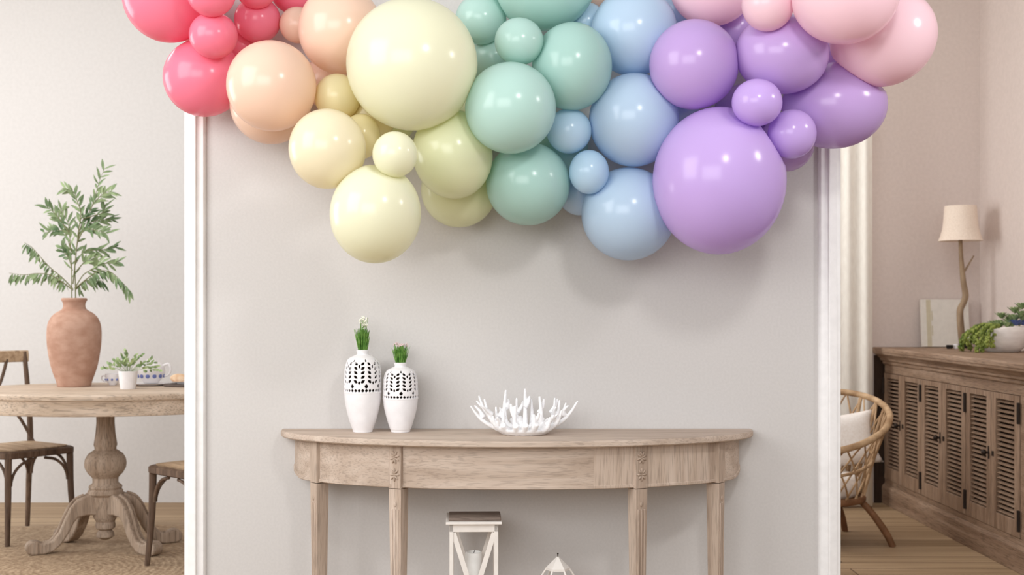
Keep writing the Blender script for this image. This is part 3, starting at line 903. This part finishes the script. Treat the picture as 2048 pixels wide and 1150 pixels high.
# terracotta vase with branches
tvp = P(148.5, 773, 6.03); tvp.z = .7955
def vz(y): return (740 - y) / 3.833 * 6.03 / FPX
q_ = 6.03 / FPX / 3.833
tv = thing('terracotta_vase', 'tall terracotta vase standing on the dining table', 'vase', tvp)
prof = [(120, 740), (124, 732), (132, 700), (150, 650), (166, 600), (178, 550), (188, 490), (197, 420), (200, 350), (197, 290), (188, 250), (168, 210), (135, 178), (100, 158), (84, 140), (81, 115), (86, 95), (93, 85), (95, 75), (92, 66), (84, 64)]
op = [(r * q_, vz(y)) for r, y in prof]
sp, _ = catmull([Vector((r, 0, z)) for r, z in op], [0] * len(op), 4)
outer = [(p.x, p.z) for p in sp]
inn = [(max(.005, r - .009), max(.008, z)) for r, z in outer][::-1][2:]
B().lathe(outer + inn, 64).build('vase_body', M['terra'], tv, angle=60)
br = thing('leafy_branches', 'slender green leafy branches standing in the terracotta vase', 'plant', tvp + Vector((0, 0, .36)))
o0 = Vector(br.location)
def C1(x, y, dy=0):                                     # pixel of the enlarged crop -> local
    w = P(x / 3.833, 320 + y / 3.833, 6.03 + dy); return w - o0
stems = [
 ([(552, 1110), (550, 1000), (548, 800), (535, 600), (520, 480), (475, 400), (480, 380)], 0, 9, 1),
 ([(580, 1110), (578, 950), (575, 800), (600, 600), (640, 450), (690, 390), (735, 260), (765, 150), (805, 60)], .02, 13, 0),
 ([(560, 950), (600, 560), (620, 420), (590, 310), (560, 240), (490, 220)], -.03, 9, 1),
 ([(575, 980), (640, 880), (720, 830), (760, 790), (860, 795), (915, 775)], -.05, 8, 2),
 ([(575, 985), (680, 900), (760, 850), (850, 860), (930, 930), (1000, 1010)], -.07, 10, 3),
 ([(560, 990), (480, 905), (380, 820), (290, 720), (240, 665), (185, 632)], .03, 11, 3),
 ([(560, 1000), (470, 930), (380, 880), (280, 870), (180, 880), (70, 866)], -.03, 12, 4),
 ([(545, 700), (500, 560), (430, 540), (330, 560)], .05, 8, 1),
 ([(530, 560), (470, 470), (420, 410), (350, 350)], -.02, 6, 1),
 ([(590, 640), (650, 530), (740, 540), (830, 565)], -.04, 9, 1),
 ([(600, 600), (680, 490), (770, 460), (855, 450)], .06, 7, 2),
 ([(575, 800), (650, 700), (770, 690), (890, 665)], .05, 8, 2),
 ([(640, 450), (740, 420), (790, 400), (805, 340)], .03, 4, 2),
 ([(690, 390), (720, 330), (790, 260), (855, 240)], .00, 6, 0),
 ([(555, 850), (530, 760), (490, 700), (470, 660)], .02, 6, 2),
 ([(580, 860), (640, 790), (680, 770), (760, 770)], .02, 6, 1),
 ([(575, 1000), (650, 930), (720, 920), (800, 930)], .04, 6, 3),
]
sb = B(); lb = B(); rr = random.Random(5)
for pts, dep, nl, mode in stems:
    n = len(pts)
    w = [C1(x, y, dep * (i / (n - 1))) for i, (x, y) in enumerate(pts)]
    wp, wr = catmull(w, [.0034 - .0026 * i / (n - 1) for i in range(n)], 6)
    if pts[0][1] >= 1100: 
        wp.insert(0, wp[0] + Vector((0, 0, -.30))); wr.insert(0, wr[0])
    sb.tube(wp, wr, 6)
    m = len(wp)
    for k in range(int(nl * 2.7)):
        t0 = .14 if mode >= 3 else .28
        t = t0 + (1 - t0) * (k + rr.random() * .6) / (nl * 2.7)
        i = min(m - 2, int(t * (m - 1)))
        d = (wp[i + 1] - wp[i]).normalized()
        sgn = 1 if k % 2 else -1
        perp = Vector((-d.z, rr.uniform(-.5, .5), d.x)) * sgn
        if mode >= 3: dd = d * .35 + Vector((0, rr.uniform(-.4, .4), -1)) * rr.uniform(.5, 1) + perp * .3
        elif mode == 2: dd = d + perp * .6 + Vector((0, 0, rr.uniform(-.6, .2)))
        else: dd = d * .9 + perp * rr.uniform(.5, 1.0) + Vector((0, 0, rr.uniform(-.3, .4)))
        dd.y += rr.uniform(-.4, .4)
        lb.leaf(wp[i], dd, rr.uniform(.042, .070), rr.uniform(.0115, .017), nrm=(rr.uniform(-.5, .5), -1, rr.uniform(-.3, .8)), curl=rr.uniform(0, .25))
sb.build('stems', M['stem'], br); lb.build('leaves', M['leaf'], br, angle=0)

# potted plant, cup, teapot, plates, bread on the dining table
TT = .7955
pp = P(256, 777, 5.83); pp.z = TT
pt = thing('potted_plant', 'small leafy green plant in a white pot on the dining table', 'plant', pp)
B().lathe([(.0, 0), (.0355, 0), (.037, .003), (.046, .085), (.0465, .0875), (.043, .0885), (.0405, .080), (.0, .079)], 40, cap0=False, cap1=False).build('pot', M['ceramic'], pt, angle=40)
B().lathe([(.0, .083), (.041, .082), (.0405, .0795)], 30, cap0=False, cap1=False).build('soil', M['soil'], pt)
b = B(); rr = random.Random(3)
for a, el, L in [(200, 10, .10), (180, 25, .085), (160, 55, .075), (140, 62, .08), (115, 75, .085), (90, 82, .10), (60, 60, .085), (40, 52, .10), (20, 30, .11), (5, 12, .12), (-8, 3, .14), (230, 40, .07), (300, 40, .07), (330, 25, .10), (260, 50, .06), (80, 40, .08), (30, 20, .12), (150, 35, .09)]:
    ar, er = math.radians(a), math.radians(el)
    d = Vector((math.cos(ar) * math.cos(er), math.sin(ar) * math.cos(er) * .8, math.sin(er)))
    if el > 80: d = Vector((-.12, 0, 1))
    p0 = Vector((d.x * .015, d.y * .015, .083)); p1 = p0 + d * L * .55 + Vector((0, 0, .012)); p2 = p0 + d * L
    b.tube([p0, p1, p2], .0012, 5, smooth=3)
    for k in range(6):
        t = .45 + .11 * k
        c = p0.lerp(p2, t) + Vector((0, 0, .01 * (1 - t)))
        e = d + Vector((rr.uniform(-.8, .8), rr.uniform(-.8, .8), rr.uniform(-.3, .7)))
        b.leaf(c, e, rr.uniform(.018, .028), rr.uniform(.011, .016), curl=.3)
b.build('foliage', M['leaf2'], pt, angle=0)

cup_p = P(222, 768, 6.18); cup_p.z = TT
cp = thing('tea_cup', 'white and blue cup behind the small potted plant, left side', 'cup', (cup_p.x + .03, 6.12, TT))
B().lathe([(0, 0), (.018, 0), (.02, .004), (.033, .02), (.038, .04), (.040, .058), (.038, .058), (.034, .03), (0, .008)], 36, cap0=False, cap1=False).build('cup_body', M['ceramic'], cp, angle=50)
B().tube([(-.036, 0, .045), (-.055, 0, .046), (-.058, 0, .03), (-.045, 0, .018), (-.033, 0, .02)], .003, 8, smooth=4).build('handle', M['ceramic'], cp)
b = B()
for k in range(9):
    a = 2 * PI * k / 9
    b.sphere((.0355 * math.cos(a), .0355 * math.sin(a), .029), (.006, .006, .006), 8, 6)
b.build('painted_motif', M['blue'], cp, label='blue painted flowers')

tp_c = P(298, 0, 6.06)
tp = thing('teapot', 'round white teapot with blue painted band behind the potted plant', 'teapot', (tp_c.x, 6.10, TT + .0115))
tp.scale = (1.12, 1.12, 1.25)
B().lathe([(0, 0), (.032, 0), (.036, .006), (.055, .025), (.062, .045), (.058, .066), (.042, .082), (.026, .086), (0, .086)], 44, cap0=False, cap1=False).build('pot_body', M['ceramic'], tp, angle=50)
B().lathe([(0, .0855), (.028, .086), (.027, .090), (.014, .097), (.005, .099), (.008, .104), (.006, .109), (0, .110)], 30, cap0=False, cap1=False).build('lid', M['ceramic'], tp, angle=50)
B().tube([(.052, 0, .07), (.078, 0, .078), (.088, 0, .055), (.078, 0, .033), (.054, 0, .028)], .0048, 10, smooth=5).build('handle', M['ceramic'], tp)
B().tube([(-.055, 0, .035), (-.075, 0, .050), (-.088, 0, .080)], [.012, .008, .006], 10, smooth=4).build('spout', M['ceramic'], tp)
b = B()
for k in range(12):
    a = 2 * PI * k / 12
    m2 = Matrix.Rotation(a, 4, 'Z') @ Matrix.Translation((.0575, 0, .030))
    b.sphere((0, 0, 0), (.0035, .010, .009), 10, 6, mat=m2)
b.build('painted_band', M['blue'], tp, label='blue painted flower band')
pl_ = thing('plate', 'white plate under the teapot on the dining table', 'plate', (tp_c.x + .0, 6.10, TT))
B().lathe([(0, 0), (.06, 0), (.062, .003), (.10, .010), (.103, .0118), (.10, .0118), (.062, .0055), (0, .0105)], 48, cap0=False, cap1=False).build('plate_body', M['ceramic'], pl_, angle=60)
bx = P(352, 0, 6.0).x
o = B().rings([[(x * k, y * k, z) for x, y in oval(.16, .10, 60)] for k, z in ((.97, 0), (1, .004), (1, .010), (.98, .013))]).build('serving_board', M['board'], None, loc=(bx + .09, 6.03, TT), angle=40)
tag(o, 'dark serving board at the right of the table by the wall trim', 'board')
o = B().rings([[(x * k, y * k, z) for x, y in oval(.13, .08, 60)] for k, z in ((.7, 0), (.72, .004), (.98, .010), (1, .0125), (.97, .0125), (.7, .006))]).build('oval_platter', M['ceramic'], None, loc=(bx + .09, 6.03, TT + .0135), angle=40)
tag(o, 'white oval platter on the dark serving board', 'plate')
for k, (dx, dy, dz, rz, lb_) in enumerate(((.005, .0, .0245, .2, 'pale crusty bread roll on the white platter, nearest the teapot'), (.085, .01, .0245, -.4, 'pale crusty bread roll on the white platter, half behind the trim'))):
    b = B().sphere((0, 0, .022), (.042, .028, .022), 24, 14)
    b.v = [Vector((p.x, p.y, max(p.z, .002) - .002)) for p in b.v]
    o = b.build('bread_roll', M['bread'], None, loc=(bx + dx, 6.03 + dy, TT + dz - .0035), angle=0); o.rotation_euler.z = rz
    tag(o, lb_, 'bread', 'bread rolls on the platter')

# ------------------------------------------------------------------ right room: sideboard
SX = 2.345
sbd = thing('sideboard', 'brown wooden sideboard with louvered doors along the right wall', 'sideboard', (SX, BY - .004, 0))
LEN = 2.06; DEP = RX - SX - .004
UY = [-.624 - .641 * k for k in range(3)]
# body panels
b = B()
b.box((.03, -LEN, .12), (DEP, -.012, .14)); b.box((.03, -LEN, .83), (DEP, -.012, .85)); b.box((DEP - .015, -LEN, .12), (DEP, -.012, .85))
b.box((.03, -LEN, .12), (DEP, -LEN + .02, .85)); b.box((.045, -LEN, .14), (.05, -.03, .83))
b.build('carcass', M['side_shade'], sbd, smooth=False)  # shade in the recess behind the louvers is painted by this dark colour
B().box((.028, -LEN - .004, .12), (DEP, -LEN + .0, .85)).build('side_panel', M['side_z'], sbd, smooth=False)
# face frame
b = B()
b.box((0, -LEN, .795), (.03, -.012, .85)); b.box((0, -LEN, .12), (.03, -.012, .150)); b.box((0, -LEN, .15), (.03, -1.913, .795)); b.box((0, -.02, .15), (.03, -.012, .795))
b.build('face_frame', M['side'], sbd, bevel=.002, smooth=False)
B().prism([(-.018, 0), (-.018, .105), (-.008, .118), (-.004, .122), (DEP, .122), (DEP, 0)], -LEN - .018, -.012, 'Y').build('plinth', M['side'], sbd, bevel=.003, smooth=False)
top = [(-.006, .845), (-.012, .852), (-.014, .866), (-.028, .872), (-.030, .884), (-.048, .900), (-.068, .912), (-.070, .922), (-.074, .928), (-.074, .944), (-.068, .95), (DEP, .95), (DEP, .845)]
B().prism(top, -LEN - .05, -.002, 'Y').build('top', M['side'], sbd, bevel=.002, angle=30, smooth=False)
B().box((-.064, -.012, .0), (DEP, -.002, .90)).build('end_shade_panel', M['side_shade'], sbd, smooth=False, label='end panel against the back wall, shade put into its dark colour')  # shade at the far end painted as a dark panel
for k in range(3):
    y0 = -.022 - .630 * k * 1.0 - (.0 if k == 0 else .0)
    ys = (-.018, -.656, -1.293)[k]; ye = (-.650, -1.287, -1.911)[k]
    mid = (ys + ye) / 2
    for di, (a, c) in enumerate(((ys, mid + .002), (mid - .002, ye))):
        f = B(); st = .052
        zb, zt_ = .152, .793
        f.box((-.006, a - st, zb), (.018, a, zt_)); f.box((-.006, c, zb), (.018, c + st, zt_))
        f.box((-.006, c + st, zt_ - .028), (.018, a - st, zt_)); f.box((-.006, c + st, zb), (.018, a - st, zb + .075))
        door = f.build('door', M['side_z'], sbd, bevel=.002, smooth=False)
        lv = B(); n = 24; z0, z1 = zb + .075, zt_ - .028
        for i in range(n):
            z = z0 + (z1 - z0) * (i + .5) / n
            m2 = Matrix.Translation((.008, 0, z)) @ Matrix.Rotation(math.radians(-25), 4, 'Y')
            lv.box((-.0090, c + st, -.0020), (.0085, a - st, .0020), mat=m2)
        lv.build('louvers', M['side_z'], door, smooth=False)
        # iron hinges on the outer edge
        hy = a if di == 0 else c
        hb = B()
        for z in (zb + .03, zt_ - .125):
            hb = B().tube([(-.010, hy, z), (-.010, hy, z + .095)], .007, 10)
            hb.box((-.0105, hy - .010, z), (-.0055, hy + .010, z + .095))
            hb.build('hinge', M['iron'], door, label='dark iron hinge')
        ky = (c + st * .45) if di == 0 else (a - st * .45)
        if di == 0:
            kb = B().tube([(-.006, ky, .500), (-.020, ky, .500)], [.008, .005], 10).sphere((-.030, ky, .500), (.013, .015, .015), 14, 8)
            kb.box((-.009, ky - .006, .47), (-.0055, ky + .006, .53))
            kb.build('knob', M['iron'], door)
        else:
            kb = B().box((-.009, ky - .008, .488), (-.0055, ky + .012, .512)); kb.build('latch_plate', M['iron'], door)

# things on the sideboard
SZ = .9505
lpos = Vector((P(1925, 0, 7.06).x, 7.06, SZ))
lamp = thing('table_lamp', 'branch table lamp with cream shade standing on the sideboard', 'lamp', lpos)
lamp_s = 7.06 / FPX
def LP(px, py, dy=0): 
    w = P(px, py, 7.06 + dy); return w - lpos
B().lathe([(0, 0), (.032, 0), (.034, .004), (.032, .020), (.024, .026), (0, .026)], 36, cap0=False, cap1=False).build('base', M['black'], lamp, angle=40)
tr = [(1926, 692), (1922, 660), (1920, 622), (1927, 605), (1931, 590), (1927, 565), (1924, 535), (1922, 510), (1921, 482), (1921, 450)]
B().tube([LP(*p) + Vector((0, 0, .0)) for p in tr], [.021, .020, .019, .018, .0185, .016, .014, .012, .011, .008], 14, smooth=5).build('branch_stem', M['branch'], lamp)
B().tube([LP(1925, 548), LP(1933, 536), LP(1948, 511)], [.008, .006, .004], 8, smooth=3).build('twig', M['branch'], lamp)
zb_, zt2 = LP(1921, 482).z, LP(1921, 412).z; lxx = LP(1921, 0).x
m2 = Matrix.Translation((lxx, 0, 0))
sh = [(.126, zb_), (.115, zb_ + .025), (.101, zb_ + .08), (.095, zb_ + .14), (.090, zt2)]
spp, _ = catmull([Vector((r, 0, z)) for r, z in sh], [0] * 5, 5)
so = [(p.x, p.z) for p in spp]
B().lathe(so + [(r - .002, z) for r, z in so[::-1]], 56, mat=m2, cap0=False, cap1=False).build('lamp_shade', M['linen'], lamp, angle=60)
rb = B()
for k in range(3):
    a = 2 * PI * k / 3
    rb.tube([(lxx, 0, zt2 - .04), (lxx + .0895 * math.cos(a), .0895 * math.sin(a), zt2 - .006)], .0015, 6)
rb.tube([LP(1921, 455), (lxx, 0, zt2 - .035)], .004, 8)
rb.build('shade_ring', M['iron'], lamp)

# leaning album
ap = P(1887, 692, 7.19); aw = .145
al = thing('leaning_album', 'large off-white square album leaning on the wall behind the lamp', 'album', (ap.x + .030, 7.235, SZ), 0)
mt = Matrix.Rotation(math.radians(-6), 4, 'X')
B().box((-aw, -.011, .002), (aw, .011, .290), mat=mt).build('cover', M['canvas'], al, bevel=.002, smooth=False)
b = B()
b.box((-aw + .032, -.0125, .004), (-aw + .058, -.0108, .288), mat=mt)
b.build('spine_stripe', M['canvas_beige'], al, smooth=False, label='beige stripe down the left side')
for k, z in enumerate((.16, .07)):
    B().box((-aw + .062, -.0122, z), (-aw + .068, -.0108, z + .06), mat=mt).build('printed_mark', M['canvas_beige'], al, smooth=False)
cpn = P(1899, 694, 6.98)
o = thing('small_dish', 'tiny black and white dish on the sideboard beside the lamp foot', 'dish', (cpn.x, 6.98, SZ))
B().lathe([(0, 0), (.015, 0), (.018, .006), (.020, .022), (.018, .022), (.015, .008), (0, .006)], 28, cap0=False, cap1=False).build('dish_body', M['black'], o, angle=40)
B().lathe([(0, 0), (.012, 0), (.015, .010), (.016, .024), (.013, .026), (0, .028)], 24, cap0=False, cap1=False, mat=Matrix.Translation((.038, 0, 0))).build('white_pot', M['ceramic'], o, angle=40, label='white little pot')

# planter bowl with succulents
bp_ = Vector((2.745, 6.52, SZ))
pb = thing('succulent_planter', 'white chalky bowl of trailing green succulents at the right edge on the sideboard', 'planter', bp_)
pb.scale = (1.08, 1.08, 1.12)
bp2 = [(0, 0), (.070, 0), (.078, .004), (.104, .030), (.120, .070), (.125, .100), (.125, .116), (.120, .118), (.102, .100), (.0, .094)]
b = B().lathe(bp2, 60, cap0=False, cap1=False)
rr = random.Random(8)
b.v = [Vector((p.x * 1.0, p.y * 1.15, p.z + (.006 * math.sin(3 * math.atan2(p.y, p.x)) if p.z > .1 else 0))) for p in b.v]
b.build('bowl', M['bowl'], pb, angle=50)
f = B()
def rosette(c, r, n=14, el=.6):
    for k in range(n):
        a = k * 2.4; t = k / n
        d = Vector((math.cos(a), math.sin(a), el + t * 1.2))
        f.leaf(Vector(c), d, r * (1 - .45 * t), r * .34, nrm=(0, 0, 1), curl=-.1, fold=.5)
for c, r in (((-.03, -.03, .115), .05), ((.035, .0, .13), .055), ((.0, .05, .125), .05), ((.06, -.05, .125), .05), ((-.07, .02, .115), .045), ((.02, -.03, .12), .05), ((.05, .03, .14), .055), ((-.03, .04, .12), .05), ((-.01, -.07, .118), .045), ((.09, -.02, .15), .05), ((.04, -.05, .15), .05), ((.06, .06, .13), .06), ((.02, -.06, .12), .045),
             ((.055, -.01, .185), .055), ((.095, .0, .205), .055), ((0.0, .02, .16), .05), ((.075, -.04, .17), .05), ((.03, -.03, .155), .045), ((-.06, -.05, .11), .045)):
    rosette(c, r)
f.build('succulents', M['leaf2'], pb, angle=0)
# blue rosette
fb_ = B()
f_old = f; f = fb_
rosette((.03, -.085, .128), .055, 16, .3); rosette((.075, -.06, .128), .05, 14, .3)
fb_.build('blue_succulent', M['succ_blue'], pb, angle=0, label='dusty blue rosettes')
# trailing strands
f = B()
for k in range(16):
    a = math.radians(rr.uniform(150, 250)); r0 = .09
    s0 = Vector((r0 * math.cos(a), r0 * math.sin(a) * 1.1, .115)); out = Vector((math.cos(a), math.sin(a) * .9, 0))
    reach = rr.uniform(.03, .095)
    end = s0 + out * (reach + .02); end.z = rr.uniform(.004, .06)
    pts = [s0 - out * .03, s0 + Vector((0, 0, .012)), s0 + out * reach * .7 + Vector((0, 0, -.01)), end + Vector((0, 0, .02)), end]
    pts = [Vector((max(-.215, p.x), p.y, p.z)) for p in pts]
    cp_, _ = catmull(pts, [0] * 5, 5)
    f.tube(cp_, .0016, 5)
    for p in cp_[2:]:
        for q in range(3):
            f.sphere(p + Vector((rr.uniform(-.008, .008), rr.uniform(-.008, .008), rr.uniform(-.003, .008))), (.0065, .0065, .0075), 6, 4)
f.build('trailing_strands', M['succ'], pb, angle=0, label='yellow-green trailing strands')

# ------------------------------------------------------------------ curtain
cz = B(); n = 90
x0, x1 = P(1600, 0, 7.1).x, P(1744, 0, 7.12).x
rs = []
for z in (0.01, .5, 1.2, 2.0, 3.0):
    ring_f, ring_b = [], []
    for i in range(n + 1):
        u = i / n
        x = x0 + (x1 - x0) * u
        y = 7.10 + .010 * math.sin(u * 2 * PI * 4.1 + .5) + .005 * math.sin(u * 31 + z)
        ring_f.append((x, y, z)); ring_b.append((x, y + .004, z))
    rs.append(ring_f + ring_b[::-1])
cz.rings(rs)
o = cz.build('curtain', M['curtain'], None, angle=0)
o.location = (0, 0, 0)
tag(o, 'white floor-length curtain hanging between the wall trim and the sideboard', 'curtain')

# ------------------------------------------------------------------ rattan tub chair
rc = thing('rattan_chair', 'rattan tub chair with open lattice sides beside the sideboard', 'chair', (1.61, 6.08, 0))
RR, RBs, ZB = .356, .225, .232
def rim_pt(a, k=0.0):
    """k: 0 rim .. 1 bottom ring"""
    r = RR + (RBs - RR) * (k ** .75)
    x, y = r * math.cos(a), r * math.sin(a)
    zr_ = .614 + .36 * RR * math.cos(a - 1.03)
    return Vector((x, y, zr_ + (ZB - zr_) * k))
def loop(k, r, name, mat, seg=10, n=64):
    pts = [rim_pt(2 * PI * i / n, k) for i in range(n + 1)]
    return B().tube(pts, r, seg).build(name, mat, rc)
loop(0, .0165, 'top_rim', M['rattan'])
loop(.5, .008, 'middle_ring', M['rattan'])
loop(1, .018, 'base_ring', M['rattan_dark'])
b = B()
NL = 22
for i in range(NL):
    for sg in (-1, 1):
        a0 = 2 * PI * i / NL
        pts = [rim_pt(a0 + sg * t * .62, t * .98) for t in (0, .15, .35, .6, .8, 1)]
        b.tube(pts, .0048, 6, smooth=3)
b.build('lattice', M['rattan'], rc)
for a in (-.30, -.12, .06, .30, .62, 1.2, 1.94, 3.02):
    B().tube([rim_pt(a, 0), rim_pt(a - .02, .5), rim_pt(a, 1)], .010, 8, smooth=4).build('upright', M['rattan'], rc)
for a in (-.35, -2.79, .9, 2.24):
    c, s_ = math.cos(a), math.sin(a)
    B().tube([(.15 * c, .15 * s_, ZB), (.21 * c, .21 * s_, ZB - .01), (.27 * c, .27 * s_, ZB - .07), (.335 * c, .335 * s_, .07), (.37 * c, .37 * s_, 0.0)], [.014, .016, .017, .018, .016], 12, smooth=5).build('leg', M['rattan_dark'], rc, label='dark brown curved leg')
B().lathe([(0, ZB - .012), (.185, ZB - .012), (.19, ZB), (.185, ZB + .012), (0, ZB + .012)], 40, cap0=False, cap1=False).build('seat_base', M['rattan_dark'], rc)
sc_ = B()
sc_.lathe([(0, .246), (.195, .246), (.210, .265), (.215, .300), (.205, .335), (.18, .352), (0, .356)], 48, cap0=False, cap1=False)
o = sc_.build('seat_cushion', M['fabric'], None, loc=(1.61, 6.08, 0), angle=0)
o.data.transform(Matrix.Identity(4))
tag(o, 'round off-white seat cushion inside the rattan tub chair', 'cushion')
# throw pillow
pil = B(); n = 20; rsx = []
w_, h_ = .200, .14
top_v = []
for sgn in (1, -1):
    vs = []
    for j in range(n + 1):
        for i in range(n + 1):
            u, v_ = i / n * 2 - 1, j / n * 2 - 1
            pin = 1 - .07 * (abs(u) ** 2 * (1 - abs(v_)) ** 0) * 0
            e = (1 - u ** 4) * (1 - v_ ** 4)
            x = u * w_ * (1 - .15 * (1 - v_ * v_)); z = v_ * h_ * (1 - .07 * (1 - u * u))
            vs.append((x, sgn * -.058 * e ** .5, z + h_))
    fs = []
    for j in range(n):
        for i in range(n):
            a = j * (n + 1) + i
            fs.append((a, a + 1, a + n + 2, a + n + 1))
    pil.add(vs, fs)
o = pil.build('throw_pillow', M['fabric'], None, loc=(1.765, 6.13, .372), angle=0)
o.rotation_euler = (math.radians(-18), math.radians(-9), math.radians(-8))
md = o.modifiers.new('weld', 'WELD'); md.merge_threshold = .0005
tag(o, 'white rectangular pillow leaning in the rattan tub chair', 'pillow')

# ------------------------------------------------------------------ light
wd = bpy.data.worlds.new('world'); scene.world = wd; wd.use_nodes = True
bg = wd.node_tree.nodes['Background']
bg.inputs[0].default_value = (1.0, .995, .99, 1); bg.inputs[1].default_value = .58

def area(name, loc, target, size, power, color=(1, 1, 1), sy=None, spread=None):
    l = bpy.data.lights.new(name, 'AREA'); l.energy = power; l.color = color
    l.shape = 'RECTANGLE' if sy else 'DISK'; l.size = size
    if sy: l.size_y = sy
    if spread: l.spread = spread
    o = bpy.data.objects.new(name, l); COL.objects.link(o)
    o.location = loc
    o.rotation_euler = (Vector(target) - Vector(loc)).to_track_quat('-Z', 'Y').to_euler()
    return o
area('front_window_light', (-2.5, 1.9, 2.4), (-.3, 3.9, 1.0), 1.6, 58, (1, .995, .985), sy=1.8)
area('rear_fill_light', (-1.3, -.9, 2.1), (0, 3.9, 1.3), 2.8, 80, (1, 1, 1), sy=1.6)  # added broad fill from behind the camera, no window known there
area('ceiling_spot_light', (.70, 1.6, 2.5), (.1, 3.6, 1.8), .30, 12, (1, .98, .96))
area('ceiling_spot_light', (2.1, 2.8, 2.35), (.1, 3.6, 1.8), .28, 8, (1, .98, .96))
area('left_room_window_light', (-5.2, 5.4, 1.7), (-1.5, 6.2, 1.2), 2.2, 82, (1, .995, .985), sy=2.2)
area('left_room_overhead_fill', (-2.6, 5.4, 3.2), (-2.4, 6.2, 0), 1.2, 22, (1, .98, .97))  # added overhead fill, no ceiling lamp known in this room
area('right_room_window_light', (.25, 6.55, 1.85), (2.9, 6.9, 1.45), .9, 26, (1, 1, .99), sy=1.2)
area('right_room_wall_fill', (1.3, 5.2, 3.0), (1.9, 7.3, 1.5), 1.4, 17, (1, 1, 1))  # added fill to brighten the back wall, no lamp known here

scene.cycles.max_bounces = 10
scene.cycles.diffuse_bounces = 7
vs_ = scene.view_settings
vs_.view_transform = 'Standard'; vs_.look = 'None'; vs_.exposure = 0; vs_.gamma = 1; vs_.use_curve_mapping = False
